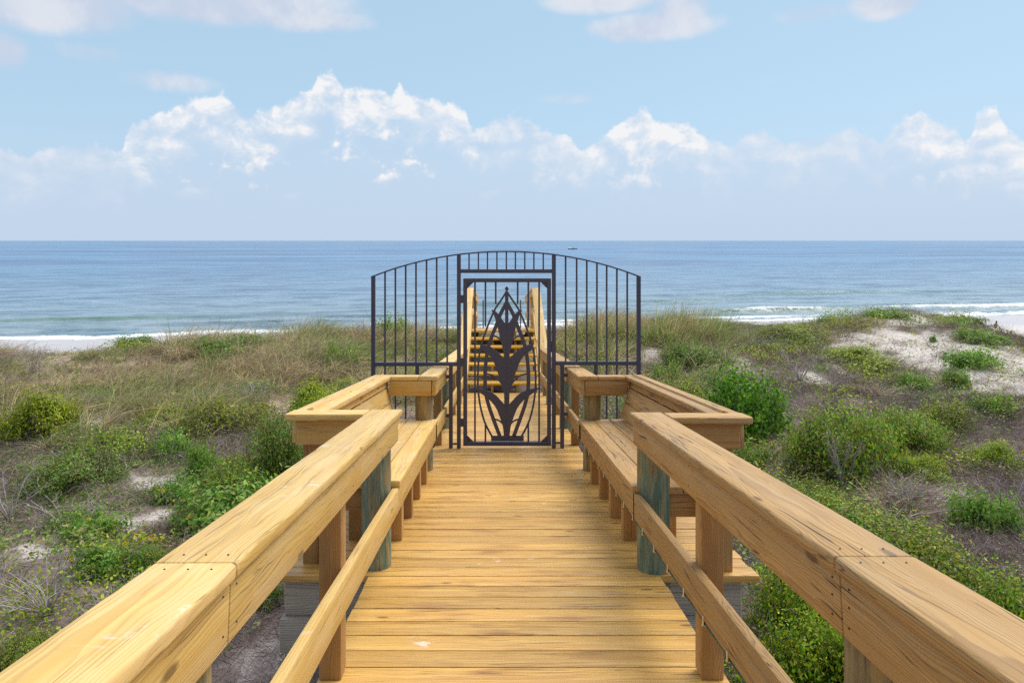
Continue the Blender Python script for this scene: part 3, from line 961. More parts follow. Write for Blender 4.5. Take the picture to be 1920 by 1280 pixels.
def ground_mat():
    m, nt = new_mat('dune_soil')
    g = NG(nt)
    s = g.attr('sand', 'Fac')
    geo = g.n('ShaderNodeNewGeometry')
    pos = geo.outputs['Position']
    a = g.noise(pos, 6, 5, 0.65); b = g.noise(pos, 45, 4, 0.7); c0 = g.noise(pos, 160, 3, 0.7)
    f = g.step(g.m('ADD', s, g.m('ADD', g.m('MULTIPLY', g.m('SUBTRACT', a, 0.5), 0.9), g.m('MULTIPLY', g.m('SUBTRACT', b, 0.5), 1.1))), 0.28, 0.75)
    sand = g.mix(g.step(a, 0.3, 0.7), (0.62, 0.56, 0.51), (0.50, 0.44, 0.40))
    sand = g.mix(g.m('MULTIPLY', g.step(b, 0.55, 0.75), 0.35), sand, (0.30, 0.25, 0.22))
    lit = g.mix(g.step(b, 0.3, 0.7), (0.25, 0.19, 0.17), (0.13, 0.095, 0.085))
    lit = g.mix(g.step(c0, 0.5, 0.7), lit, (0.36, 0.29, 0.25))
    thatch = g.mix(g.step(c0, 0.35, 0.65), (0.30, 0.235, 0.14), (0.50, 0.41, 0.25))
    lit = g.mix(g.m('MULTIPLY', g.attr('straw', 'Fac'), g.step(a, 0.25, 0.55)), lit, thatch)
    col = g.mix(f, lit, sand)
    # the beach: damp sand near the water
    sp = g.n('ShaderNodeSeparateXYZ'); g.l(pos, sp.inputs[0])
    d = g.m('DIVIDE', g.m('SUBTRACT', g.m('SUBTRACT', sp.outputs[1], 70.4), g.m('MULTIPLY', sp.outputs[0], 0.195)), 1.0189)
    wet = g.step(g.m('ADD', d, g.m('MULTIPLY', g.m('SUBTRACT', g.noise(pos, 0.15, 3), 0.5), 5.0)), -17.0, -9.0)
    col = g.mix(g.m('MULTIPLY', wet, 0.9), col, (0.46, 0.42, 0.41))
    rough = g.m('SUBTRACT', 0.9, g.m('MULTIPLY', wet, 0.62))
    bsdf_out(g, col, rough, 0.3, g.m('ADD', a, g.m('MULTIPLY', b, 0.5)), 0.03, 0.5)
    return m


me = np_mesh('dune_ground', V, Q, smooth=True)
st_px = CX + F * (V[:, 0] - CAMX) / np.maximum(V[:, 1], 0.5)
straw = np.clip((V[:, 1] - 9.5) / 3, 0, 1) * np.clip((25 - V[:, 1]) / 3, 0, 1) * np.where(st_px < 900, 1.0, np.clip((1480 - st_px) / 200, 0, 1) * np.clip((V[:, 1] - 15) / 2, 0, 1))
at = me.attributes.new('straw', 'FLOAT', 'POINT')
at.data.foreach_set('value', straw.astype(np.float32))
at = me.attributes.new('sand', 'FLOAT', 'POINT')
at.data.foreach_set('value', sand_at(V[:, 0], V[:, 1]).astype(np.float32))
tag(link('dune_ground', me, ground_mat()), 'rolling sand dunes with bare pale patches falling to the beach', None, None, 'structure')

# ------------------------------------------------------------------ sea
SZ = CAMZ - SEA_H
tn = np.array([1, 0.195]) / 1.0189
nn = np.array([-0.195, 1]) / 1.0189
ss = grid_axis(-70, 110, 0.8, 1.12, -40000, 40000)
dd = grid_axis(-4, 60, 0.22, 1.09, -6, 40000)
S_, D_ = np.meshgrid(ss, dd)
ORG = np.array([0.0, 70.4])
XX = ORG[0] + S_ * tn[0] + D_ * nn[0]
YY = ORG[1] + S_ * tn[1] + D_ * nn[1]
ZZ = np.full_like(XX, SZ)
foam = np.zeros_like(XX)
green = np.zeros_like(XX)
edge = vnoise(S_, S_ * 0, 0.06, 2) * 1.6 + vnoise(S_, S_ * 0, 0.3, 6) * 0.5
WAVES = [  # distance out, height, along-shore centre, half length, foaminess
    (15.5, 0.4, -42, 15, 0.05), (9.0, 0.25, -20, 60, 0.34), (5.0, 0.2, -40, 55, 0.42), (3.2, 0.2, 45, 60, 0.8), (8.2, 0.55, 36, 14, 0.55), (9.5, 0.45, 75, 26, 0.95), (13.0, 0.25, 55, 40, 0.30), (24.0, 0.35, 10, 40, 0.06), (34, 0.35, 70, 50, 0.05), (12.0, 0.2, 0, 30, 0.25),
]
for (d0, h, s0, hl, fo) in WAVES:
    wob_ = vnoise(S_, S_ * 0, 0.05, int(d0 * 3)) * 1.2 + vnoise(S_, S_ * 0, 0.25, int(d0)) * 0.35
    env = np.exp(-((S_ - s0) / hl) ** 4) * np.clip(0.65 + 0.6 * vnoise(S_, S_ * 0, 0.08, int(d0 * 7)), 0, 1.2)
    u = D_ - d0 - wob_
    ZZ += h * env * np.exp(-np.where(u < 0, (u / 0.55) ** 2, (u / 1.5) ** 2))
    green = np.maximum(green, env * np.exp(-((u + 0.2) / 0.9) ** 2) * (h > 0.3))
    foam = np.maximum(foam, fo * env * np.exp(-np.where(u < 0, (u / 1.3) ** 2, (u / 0.45) ** 2)))
sw = D_ - edge
foam = np.maximum(foam, np.clip(1.25 - np.abs(sw - 0.4) / 2.6, 0, 1) * (0.75 + 0.35 * vnoise(S_, D_, 0.25, 8)))
foam = np.maximum(foam, 0.45 * np.clip((S_ - 18) / 25, 0, 1) * np.clip(1.2 - np.abs(sw - 4.5) / 4.2, 0, 1))
ZZ += 0.03 * np.clip(fnoise(S_, D_, 0.9, 3, 2), -1, 1) * (D_ < 60)
nx, ny = len(ss), len(dd)
idx = np.arange(nx * ny).reshape(ny, nx)
Q = np.stack([idx[:-1, :-1], idx[:-1, 1:], idx[1:, 1:], idx[1:, :-1]], -1).reshape(-1, 4)
me = np_mesh('sea', np.stack([XX, YY, ZZ], -1).reshape(-1, 3), Q, smooth=True)
for nm, arr in (('foam', foam), ('green', green), ('off', D_)):
    at = me.attributes.new(nm, 'FLOAT', 'POINT')
    at.data.foreach_set('value', arr.ravel().astype(np.float32))


def sea_mat():
    m, nt = new_mat('sea_water')
    g = NG(nt)
    geo = g.n('ShaderNodeNewGeometry'); pos = geo.outputs['Position']
    foam = g.attr('foam', 'Fac'); green = g.attr('green', 'Fac'); off = g.attr('off', 'Fac')
    rot = g.n('ShaderNodeMapping'); rot.inputs['Rotation'].default_value = (0, 0, -0.19); g.l(pos, rot.inputs[0])
    st = g.n('ShaderNodeMapping'); st.inputs['Scale'].default_value = (0.11, 0.34, 0.2); g.l(rot.outputs[0], st.inputs[0])
    st2 = g.n('ShaderNodeMapping'); st2.inputs['Scale'].default_value = (0.6, 1.7, 1); g.l(rot.outputs[0], st2.inputs[0])
    st3 = g.n('ShaderNodeMapping'); st3.inputs['Scale'].default_value = (0.012, 0.055, 0.03); g.l(rot.outputs[0], st3.inputs[0])
    st4 = g.n('ShaderNodeMapping'); st4.inputs['Scale'].default_value = (0.0016, 0.009, 0.01); g.l(rot.outputs[0], st4.inputs[0])
    a = g.noise(st.outputs[0], 1, 4, 0.6); b = g.noise(st2.outputs[0], 1, 4, 0.65); c = g.noise(st3.outputs[0], 1, 4, 0.6); e = g.noise(st4.outputs[0], 1, 4, 0.6)
    # shallow green water turns deep blue further out
    near_ = g.step(off, 320.0, 30.0)
    mixw = g.m('ADD', g.m('MULTIPLY', g.m('ADD', g.m('MULTIPLY', a, 0.65), g.m('MULTIPLY', b, 0.35)), near_), g.m('MULTIPLY', g.m('ADD', g.m('MULTIPLY', c, 0.6), g.m('MULTIPLY', e, 0.4)), g.m('SUBTRACT', 1.0, near_)))
    deep = g.mix(g.step(mixw, 0.40, 0.57), (0.004, 0.060, 0.19), (0.065, 0.205, 0.36))
    shal = (0.13, 0.20, 0.245)
    far = g.step(g.m('LOGARITHM', g.m('MAXIMUM', off, 1.0), 10.0), 0.8, 2.7)
    col = g.mix(far, g.mix(g.step(mixw, 0.40, 0.57), (0.075, 0.15, 0.19), (0.24, 0.31, 0.35)), deep)
    col = g.mix(g.m('MULTIPLY', green, 0.8), col, (0.075, 0.17, 0.115))
    n2 = g.noise(pos, 0.9, 5, 0.7); n3 = g.noise(pos, 4.0, 4, 0.7)
    fb = g.step(g.m('ADD', foam, g.m('ADD', g.m('MULTIPLY', g.m('SUBTRACT', n2, 0.5), 0.9), g.m('MULTIPLY', g.m('SUBTRACT', n3, 0.5), 0.7))), 0.42, 0.72)
    # scattered whitecaps
    wc = g.m('MULTIPLY', g.m('MULTIPLY', g.step(a, 0.67, 0.74), g.step(b, 0.56, 0.66)), g.step(off, 400.0, 60.0))
    fb = g.m('MAXIMUM', fb, g.m('MULTIPLY', wc, 0.8))
    col = g.mix(fb, col, (0.82, 0.82, 0.80))
    h = g.m('ADD', g.m('MULTIPLY', a, 1.0), g.m('ADD', g.m('MULTIPLY', b, 0.30), g.m('MULTIPLY', c, 4.0)))
    bs = bsdf_out(g, col, g.m('ADD', 0.22, g.m('MULTIPLY', fb, 0.6)), 0.30, h, 0.6, 0.9)
    bs.inputs['IOR'].default_value = 1.33
    return m


tag(link('sea', me, sea_mat()), 'blue ocean with small waves breaking on the beach', None, None, 'structure')

# ------------------------------------------------------------------ vegetation
GREEN_G = [(0.16, 0.37, 0.022), (0.10, 0.27, 0.018), (0.25, 0.45, 0.03), (0.065, 0.17, 0.018)]       # glossy green
GREEN_Y = [(0.40, 0.48, 0.022), (0.28, 0.39, 0.02), (0.50, 0.54, 0.04), (0.14, 0.24, 0.02)]             # yellow green
GREEN_O = [(0.17, 0.22, 0.032), (0.105, 0.16, 0.022), (0.25, 0.28, 0.05), (0.28, 0.24, 0.09)]            # olive, dull
GREEN_C = [(0.19, 0.38, 0.045), (0.12, 0.28, 0.032), (0.28, 0.43, 0.06), (0.33, 0.40, 0.09)]            # creeper
GREEN_B = [(0.20, 0.44, 0.025), (0.13, 0.33, 0.02), (0.29, 0.52, 0.035), (0.34, 0.50, 0.05)]               # bright berry bush
TWIG = [(0.20, 0.155, 0.145), (0.27, 0.22, 0.205), (0.14, 0.105, 0.095), (0.33, 0.28, 0.26)]


def shrub_meshes(seed, n, size, aspect, cols, clumps=60, squash=0.75, spread=0.17, lowcut=-0.15, extra=(), twigs=60):
    """a shrub about 1 m in radius: (foliage mesh, stem mesh); size = leaf length"""
    rng = np.random.default_rng(seed)
    # several uneven lobes of leaf clumps
    nl_ = int(rng.integers(7, 11))
    la = rng.uniform(0, 2 * math.pi, nl_); lr = np.sqrt(rng.uniform(0.0, 1, nl_)) * 0.66
    lc = np.stack([np.cos(la) * lr, np.sin(la) * lr, squash * rng.uniform(0.05, 0.55, nl_) * (1 - 0.55 * lr)], -1)
    ls = rng.uniform(0.26, 0.5, nl_)
    li = rng.integers(0, nl_, clumps)
    th = rng.uniform(0, 2 * math.pi, clumps); zc = rng.uniform(-0.35, 1, clumps)
    rr = np.sqrt(np.clip(1 - zc * zc, 0, 1))
    cc = lc[li] + np.stack([rr * np.cos(th), rr * np.sin(th), zc * 0.85], -1) * (ls[li] * rng.uniform(0.65, 1.15, clumps))[:, None]
    cc[:, 2] = np.maximum(cc[:, 2], lowcut * squash)
    inner = rng.uniform(0.25, 0.7, (clumps // 3, 1)) * cc[:clumps // 3]
    allc = np.concatenate([cc, inner])
    k = rng.integers(0, len(allc), n)
    off = rng.normal(size=(n, 3)) * spread * rng.uniform(0.5, 1.25, (n, 1))
    off = np.where((np.linalg.norm(off, axis=1) > 2.3 * spread)[:, None], off * 0.4, off)
    pos = allc[k] + off
    pos[:, 2] = np.maximum(pos[:, 2], lowcut * squash * 0.9 + rng.uniform(0, 0.1, n))
    nr_ = unit(off) * 0.6 + unit(allc[k]) * 0.6 + rng.normal(size=(n, 3)) * 0.45 + np.array([0, 0, 0.35])
    col = pick(cols, n, rng, 0.2)
    ctone = rng.uniform(0.8, 1.2, len(allc))[k][:, None]      # every spray of leaves has its own age
    L = size * rng.uniform(0.65, 1.25, n)
    G_ = Geo()
    G_.add(*leaves(pos, nr_, L, L * aspect, np.clip(col * ctone, 0, 1), rng))
    for (frac, ec) in extra:
        q = int(n * frac); j = rng.integers(0, n, q)
        ll = size * rng.uniform(0.6, 1.1, q)
        G_.add(*leaves(pos[j] + rng.normal(size=(q, 3)) * 0.02, nr_[j], ll, ll * aspect, pick(ec, q, rng), rng))
    fol = G_.mesh('foliage')
    fol.materials.append(M['leaf'])
    t = min(twigs, len(allc))
    e = allc[rng.choice(len(allc), t, replace=False)] * rng.uniform(0.85, 1.28, (t, 1))
    b0 = np.concatenate([rng.normal(size=(t, 2)) * 0.10, np.full((t, 1), -0.45)], 1)
    m1 = b0 * 0.55 + e * 0.45 + rng.normal(size=(t, 3)) * 0.07
    Pth = np.stack([b0, (b0 + m1) / 2 + rng.normal(size=(t, 3)) * 0.03, m1, (m1 + e) / 2 + rng.normal(size=(t, 3)) * 0.05, e], 1)
    S_ = Geo()
    S_.add(*tubes(Pth, rng.uniform(0.010, 0.018, t), np.full(t, 0.003), pick(TWIG, t, rng), rng))
    # side twigs
    q = t * 5
    kk = rng.integers(0, t, q); f = rng.uniform(0.35, 1, (q, 1))
    st_ = m1[kk] * (1 - f) + e[kk] * f
    en = st_ + unit(unit(st_) + rng.normal(size=(q, 3)) * 0.7) * rng.uniform(0.12, 0.34, (q, 1))
    md = (st_ + en) / 2 + rng.normal(size=(q, 3)) * 0.025
    S_.add(*tubes(np.stack([st_, md, en], 1), np.full(q, 0.0045), np.full(q, 0.0018), pick(TWIG, q, rng), rng))
    stem = S_.mesh('stems'); stem.materials.append(M['twig'])
    return fol, stem


KIND = {
    'glossy': [shrub_meshes(s, 9000, 0.075, 0.55, GREEN_G, 75, 0.8) for s in (1, 2)],
    'olive': [shrub_meshes(s, 8500, 0.062, 0.5, GREEN_O + GREEN_G[:2], 70, 0.72, 0.16, extra=((0.05, [(0.22, 0.20, 0.03), (0.25, 0.13, 0.04)]),), twigs=90) for s in (3, 4)],
    'yellow': [shrub_meshes(s, 11000, 0.06, 0.5, GREEN_Y, 80, 0.75, 0.15) for s in (5, 6)],
    'low': [shrub_meshes(s, 6000, 0.07, 0.45, GREEN_O + GREEN_Y[:2], 70, 0.45, 0.16, -0.3, twigs=80) for s in (7, 8)],
    'creeper': [shrub_meshes(s, 3600, 0.10, 0.5, GREEN_C, 60, 0.34, 0.15, -0.25, twigs=40) for s in (9, 10)],
    'near': [shrub_meshes(s, 17000, 0.048, 0.52, GREEN_Y + GREEN_B[:2], 110, 0.8, 0.13) for s in (12, 13)],
    'mixed': [shrub_meshes(s, 12000, 0.055, 0.45, GREEN_O + GREEN_G[:3] + GREEN_Y[:3] + [(0.30, 0.32, 0.05)], 100, 0.7, 0.15, extra=((0.10, [(0.30, 0.20, 0.05), (0.34, 0.27, 0.17), (0.25, 0.09, 0.04), (0.32, 0.27, 0.06)]),), twigs=100) for s in (14, 15)],
    'berry': [shrub_meshes(16, 3400, 0.13, 0.38, GREEN_B, 60, 0.75, 0.17)],
}


def flower_mesh():
    rng = np.random.default_rng(3)
    g = Geo()
    n = 11
    an = np.arange(n) * 2 * math.pi / n
    c = np.stack([np.cos(an) * 0.017, np.sin(an) * 0.017, np.full(n, 0.002)], -1)
    nr_ = np.tile(np.array([[0, 0, 1.0]]), (n, 1))
    # petals as outward pointing leaves
    d = np.stack([np.cos(an), np.sin(an), np.zeros(n)], -1); s = np.cross(nr_, d)
    L, W_ = 0.03, 0.013
    Pp = np.stack([c - d * L / 2, c + s * W_ / 2, c + d * L * .25 + s * W_ * .45, c + d * L / 2, c + d * L * .25 - s * W_ * .45, c - s * W_ / 2], 1)
    b = (np.arange(n) * 6)[:, None]
    g.add(Pp.reshape(-1, 3), np.concatenate([b + np.array([[0, 1, 2, 3]]), b + np.array([[0, 3, 4, 5]])]), np.repeat(pick([(0.75, 0.48, 0.01), (0.70, 0.40, 0.01)], n, rng), 6, axis=0))
    # domed centre
    k = 8
    ring = np.stack([np.cos(np.arange(k) * 2 * math.pi / k) * 0.011, np.sin(np.arange(k) * 2 * math.pi / k) * 0.011, np.full(k, 0.004)], -1)
    V_ = np.concatenate([ring, ring * np.array([0.5, 0.5, 2.2])])
    Q_ = np.array([[i, (i + 1) % k, (i + 1) % k + k, i + k] for i in range(k)] + [[k, k + 2, k + 4, k + 6], [k, k + 1, k + 2, k + 2], [k + 2, k + 3, k + 4, k + 4], [k + 4, k + 5, k + 6, k + 6], [k + 6, k + 7, k, k]])[:9]
    g.add(V_, Q_, np.tile(np.array([[0.30, 0.14, 0.01]]), (2 * k, 1)))
    me_ = g.mesh('flower'); me_.materials.append(M['grass'])
    return me_


FLOWER = flower_mesh()


def shrub(kind, loc, sx, sz, label, group, flowers=0, rz=None, fs=0.8):
    name = {'glossy': 'rounded_shrub', 'olive': 'dune_shrub', 'yellow': 'yellow_shrub', 'low': 'low_shrub', 'creeper': 'creeping_plant', 'near': 'small_leaf_shrub', 'mixed': 'mixed_shrub', 'berry': 'berry_bush'}[kind]
    if flowers: name = 'flowering_plant'
    t = empty(name, loc, label, 'shrub' if not flowers else 'flowering plant', group)
    fol, stm = random.choice(KIND[kind])
    rz = random.uniform(0, 6.28) if rz is None else rz
    for nm, me_ in (('foliage', fol), ('stems', stm)):
        o = bpy.data.objects.new(nm, me_); COL.objects.link(o); o.parent = t
        o.scale = (sx * random.uniform(0.94, 1.06), sx * random.uniform(0.8, 0.98), sz)
        o.rotation_euler = (0, 0, rz)
    hz = {'creeper': 0.34, 'low': 0.45}.get(kind, 0.74)
    for k in range(flowers):
        a, q = random.uniform(0, 6.28), math.sqrt(random.uniform(0.02, 0.85))
        o = bpy.data.objects.new('flower', FLOWER); COL.objects.link(o); o.parent = t
        o.location = (math.cos(a) * q * sx * 0.95, math.sin(a) * q * sx * 0.8, sz * (hz * math.sqrt(max(0.05, 1 - q * q)) + 0.13))
        k_ = fs * random.uniform(0.7, 1.15)
        o.scale = (k_,) * 3
        o.rotation_euler = (random.uniform(0.1, 0.9), random.uniform(-0.5, 0.5), random.uniform(0, 6))
    return t


GL, GR, GD = 'shrubs on the left dune', 'shrubs on the right dune', 'shrubs beside the boardwalk'
SH = [  # kind, px, py of the base, width px, height px, label, group, flowers
    ('yellow', 60, 830, 190, 112, 'broad yellow-green shrub above the small sand patch at the left frame edge', GL, 0),
    ('yellow', 572, 800, 150, 95, 'bright yellow-green shrub top beside the outer corner of the left bench', GL, 0),
    ('olive', 520, 905, 160, 140, 'tall dark shrub standing against the outer side of the left bench', GL, 0),
    ('low', 415, 815, 190, 62, 'low dark green shrub between the pale grasses and the left bench', GL, 0),
    ('yellow', 300, 800, 120, 40, 'small low green shrub just right of the highest left sand patch', GL, 0),
    ('low', 195, 862, 190, 50, 'long low bright shrub in front of the highest left sand patch', GL, 0),
    ('olive', 120, 915, 190, 70, 'dark mounded shrub below the long low bright shrub', GL, 0),
    ('creeper', 315, 860, 100, 44, 'small bright leafy plant at the foot of the low shrubs', GL, 0),
    ('mixed', 430, 930, 190, 80, 'dull green shrub in front of the tall dark shrub by the bench', GL, 0),
    ('creeper', 370, 905, 90, 55, 'fresh green leafy plant above the widest creeper carpet', GL, 0),
    ('creeper', 400, 985, 260, 56, 'widest creeping plant with many yellow flowers, next to the left rail', GL, 14),
    ('creeper', 330, 945, 130, 40, 'creeping plant above the widest flowering carpet', GL, 2),
    ('creeper', 170, 1015, 130, 40, 'low green plant left of the middle sand streak', GL, 2),
    ('creeper', 110, 995, 100, 28, 'faint green plant among the dead twigs on the left', GL, 1),
    ('olive', 255, 1085, 110, 70, 'upright plant crowned by a cluster of yellow flowers', GL, 8),
    ('creeper', 175, 1090, 150, 44, 'low leafy plant beside the upright yellow-flowered plant', GL, 2),
    ('creeper', 195, 905, 70, 18, 'tiny green plant with one yellow flower on the upper sand streak', GL, 1),
    ('mixed', 30, 1270, 150, 90, 'dark leafy shrub in the bottom left corner', GL, 0),
    ('creeper', 235, 1140, 90, 40, 'small leafy plant touching the left rail with yellow flowers', GL, 3),
    ('glossy', 252, 660, 80, 34, 'small dark green shrub on the left crest before the white surf', GL, 0),
    ('olive', 420, 668, 190, 40, 'dark shrub patch among the grasses on the left crest', GL, 0),
    ('creeper', 640, 700, 110, 44, 'green plant with yellow flowers beside the left wing of the gate', GL, 5),
    ('yellow', 640, 745, 120, 40, 'leafy green shrub behind the left bench cap', GL, 0),
    ('creeper', 730, 640, 90, 38, 'green plant behind the left wing of the gate', GL, 0),
    ('low', 560, 1245, 70, 60, 'small yellow-green plant under the grey beam ends on the left', GD, 0),
    ('creeper', 500, 1150, 70, 46, 'leafy plant in the gap under the left rail', GD, 0),
    ('glossy', 1415, 822, 190, 145, 'rounded glossy green shrub behind the right bench', GR, 0),
    ('low', 1310, 785, 150, 62, 'dark low shrub between the right bench cap and the rounded glossy shrub', GR, 0),
    ('mixed', 1585, 900, 240, 175, 'largest shrub on the right, dark leaves with bare grey twigs', GR, 0),
    ('mixed', 1705, 845, 170, 95, 'dull yellow-green shrub on the far side of the largest right shrub', GR, 0),
    ('yellow', 1735, 905, 120, 62, 'light green shrub to the lower right of the largest right shrub', GR, 0),
    ('olive', 1310, 690, 150, 55, 'olive shrub below the tall sea oats on the right crest', GR, 0),
    ('creeper', 1250, 730, 90, 40, 'green plant on sand just outside the right wing of the gate', GR, 1),
    ('low', 1500, 640, 160, 30, 'yellow-green patch beside the sea oats on the right crest', GR, 2),
    ('creeper', 1555, 610, 50, 18, 'small dark green tuft on the right crest', GR, 0),
    ('yellow', 1620, 690, 190, 45, 'pale flowering shrub above the bare dead brush on the right', GR, 0),
    ('creeper', 1680, 597, 100, 14, 'creeping green plant along the top of the white sand crest', GR, 0),
    ('creeper', 1850, 648, 110, 22, 'bright green plant with yellow flowers on the white sand at the right frame edge', GR, 6),
    ('creeper', 1822, 606, 70, 11, 'green creeper on the highest sand at the far right', GR, 0),
    ('glossy', 1790, 617, 20, 14, 'small round green plant alone on the upper sand slope', GR, 0),
    ('glossy', 1751, 640, 20, 12, 'smaller round green plant alone on the lower sand slope', GR, 0),
    ('creeper', 1830, 690, 110, 30, 'vivid green creeper spilling over the sand below the flowering plant', GR, 0),
    ('creeper', 1805, 730, 60, 30, 'small green plant under the vivid creeper', GR, 1),
    ('creeper', 1715, 735, 70, 26, 'small green plant with flowers in the dry brush on the right', GR, 2),
    ('low', 1790, 812, 130, 50, 'leafy shrub with orange-tinged tips on the right slope', GR, 2),
    ('creeper', 1870, 780, 90, 34, 'leafy plant at the right frame edge above the yellow blooms', GR, 1),
    ('yellow', 1880, 890, 120, 70, 'yellow-green shrub with small blooms at the right frame edge', GR, 3),
    ('creeper', 1420, 880, 90, 40, 'small leafy plant at the foot of the rounded glossy shrub', GR, 0),
    ('mixed', 1640, 1035, 280, 110, 'wide mixed green shrub showing just above the right rail', GD, 0),
    ('mixed', 1790, 1130, 320, 150, 'dense reddish-green shrub above the lower end of the right rail', GD, 0),
    ('mixed', 1930, 1230, 260, 190, 'dense leafy shrub at the bottom right corner beyond the rail', GD, 0),
    ('creeper', 1880, 1010, 150, 60, 'green creeper among bare branches at the right frame edge', GR, 3),
    ('mixed', 1540, 960, 160, 60, 'low mixed shrub at the base of the largest right shrub', GR, 0),
]


def at_px(px, py):
    X, Y = hit(px, py)
    return X, Y, float(gz(np.array([X]), np.array([Y]))[0]), F / Y


for (kind, px, py, w, h, lab, grp, fl) in SH:
    X, Y, Z, S = at_px(px, py)
    hk = {'creeper': 0.34 + 0.12, 'low': 0.45 + 0.1}.get(kind, 0.85)
    sx = w / S / 2 * 0.98
    sz = min(max(h / S / hk * 0.95, 0.15), 1.8)
    shrub(kind, (X, Y + sx * 0.35, Z), sx, sz, lab, grp, fl)
# shrubs close to the deck on the right, seen between the rails
for (kind, loc, sx, sz, lab, fl) in [
    ('near', (1.95, 4.65, -1.80), 0.62, 0.95, 'dense yellow-green small-leaved shrub beside the right platform edge', 0),
    ('near', (1.75, 3.75, -1.95), 0.60, 0.80, 'dense small-leaved shrub below the first one, beside the right post', 0),
    ('near', (2.55, 5.6, -1.95), 0.62, 0.9, 'small-leaved shrub farthest along the outer side of the right bench', 0),
    ('near', (1.45, 3.05, -1.9), 0.45, 0.62, 'small-leaved shrub at the foot of the near right post', 0),
    ('creeper', (2.45, 3.75, -2.0), 0.55, 0.9, 'grey-green leafy plant beside the berry bush', 0),
]:
    shrub(kind, loc, sx, sz, lab, GD, fl)


def berry_bush(loc, sx, sz, label):
    t = shrub('berry', loc, sx, sz, label, GD)
    rng = np.random.default_rng(44)
    bm = bmesh.new()
    for k in range(26):
        a, q = rng.uniform(0, 6.28), math.sqrt(rng.uniform(0, 0.8))
        c = Vector((math.cos(a) * q * sx * 0.9, math.sin(a) * q * sx * 0.8, sz * (0.62 * math.sqrt(1 - q * q * 0.8) + rng.uniform(-0.1, 0.12))))
        for j in range(16):
            p = c + Vector(rng.normal(size=3) * np.array([0.028, 0.028, 0.022]))
            bmesh.ops.create_icosphere(bm, subdivisions=1, radius=float(rng.uniform(0.0045, 0.0065)), matrix=Matrix.Translation(p))
    me_ = bpy.data.meshes.new('berries'); bm.to_mesh(me_); bm.free()
    o = link('berries', me_, M['berry'])
    o.parent = t
    o.matrix_parent_inverse = Matrix.Identity(4)
    return t


M['berry'] = plain('red_berry', (0.38, 0.035, 0.012), 0.35)
berry_bush((1.62, 2.82, -1.55), 0.42, 0.52, 'bright green large-leaved bush with clusters of red berries under the right rail')


# ------------------------------------------------------------------ grass
def in_deck(X, Y, m=0.0):
    return ((np.abs(X) < 0.86 + m) & (Y < 14)) | ((np.abs(X) < 1.40 + m) & (Y > 3.8) & (Y < 6.75)) | ((np.abs(X) < 0.8 + m) & (Y < 20.2))


def pxof(X, Y, h=None):
    h = depth(X, Y) if h is None else h
    return CX + F * (X - CAMX) / Y, HY + F * h / Y


def blob(px, py, L):
    f = np.zeros_like(px)
    for (cx, cy, rx, ry, s) in L:
        f = np.maximum(f, s * np.clip(1.6 - ((px - cx) / rx) ** 2 - ((py - cy) / ry) ** 2, 0, 1))
    return f


def scatter(n, y0, y1, rng, margin=1.25):
    # uniform over the wedge the camera looks at (and a margin to the sides)
    Y = np.sqrt(rng.uniform(y0 ** 2, y1 ** 2, n))
    X = rng.uniform(-0.76, 0.80, n) * margin * Y
    return X, Y


STRAW = [(0.70, 0.57, 0.31), (0.76, 0.65, 0.40), (0.58, 0.44, 0.23), (0.64, 0.55, 0.26), (0.34, 0.25, 0.15)]
GRGR = [(0.36, 0.43, 0.12), (0.26, 0.36, 0.09), (0.46, 0.49, 0.19), (0.15, 0.24, 0.06)]
PURP = [(0.36, 0.28, 0.255), (0.27, 0.205, 0.19), (0.44, 0.36, 0.33)]


def blades(X, Y, per, height, lean, col_sets, wts, rng, width=0.0055, rad=0.07, droop=0.6, wind=(0.25, 0.0), k=5, zoff=None):
    """tufts at X, Y (n,), each of 'per' blades; returns ribbons"""
    n = len(X)
    Z = gz(X, Y) - 0.02
    ti = np.repeat(np.arange(n), per)
    m = len(ti)
    an = rng.uniform(0, 2 * math.pi, m); ra = rad * np.sqrt(rng.uniform(0, 1, m)) * rng.uniform(0.5, 1.6, n)[ti]
    b = np.stack([X[ti] + np.cos(an) * ra, Y[ti] + np.sin(an) * ra, Z[ti]], -1)
    H = height[ti] * rng.uniform(0.45, 1.15, m)
    a2 = an + rng.normal(size=m) * 0.8
    ln = lean * rng.uniform(0.1, 1.2, m)
    dirv = np.stack([np.cos(a2) * ln + wind[0] * rng.uniform(0.3, 1.5, m), np.sin(a2) * ln + wind[1], np.ones(m)], -1)
    dirv = unit(dirv)
    dr = droop * rng.uniform(0.2, 1.6, m)
    hd = dirv.copy(); hd[:, 2] = 0
    t = np.linspace(0, 1, k)
    Pp = b[:, None, :] + dirv[:, None, :] * (H[:, None] * t[None, :])[:, :, None]
    bend = (t ** 2.2)[None, :, None]
    Pp = Pp + hd[:, None, :] * bend * (H * dr)[:, None, None] * 1.0
    Pp[:, :, 2] -= (t ** 2.6)[None, :] * (H * dr * 0.45)[:, None]
    sel = np.array([rng.choice(len(col_sets), p=w) for w in wts]) if n < 40 else (rng.uniform(size=(n, 1)) > np.cumsum(wts, 1)).sum(1)
    sel = np.clip(sel, 0, len(col_sets) - 1)
    own = np.where(rng.uniform(size=m) < 0.72, sel[ti], rng.integers(0, len(col_sets), m))
    col = np.zeros((m, 3))
    for i, cs in enumerate(col_sets):
        q = own == i
        col[q] = pick(cs, int(q.sum()), rng, 0.18)
    col *= rng.uniform(0.68, 1.28, n)[ti][:, None]
    return ribbons(Pp, width * rng.uniform(0.6, 1.4, m), np.clip(col, 0, 1), rng)


rng = np.random.default_rng(21)
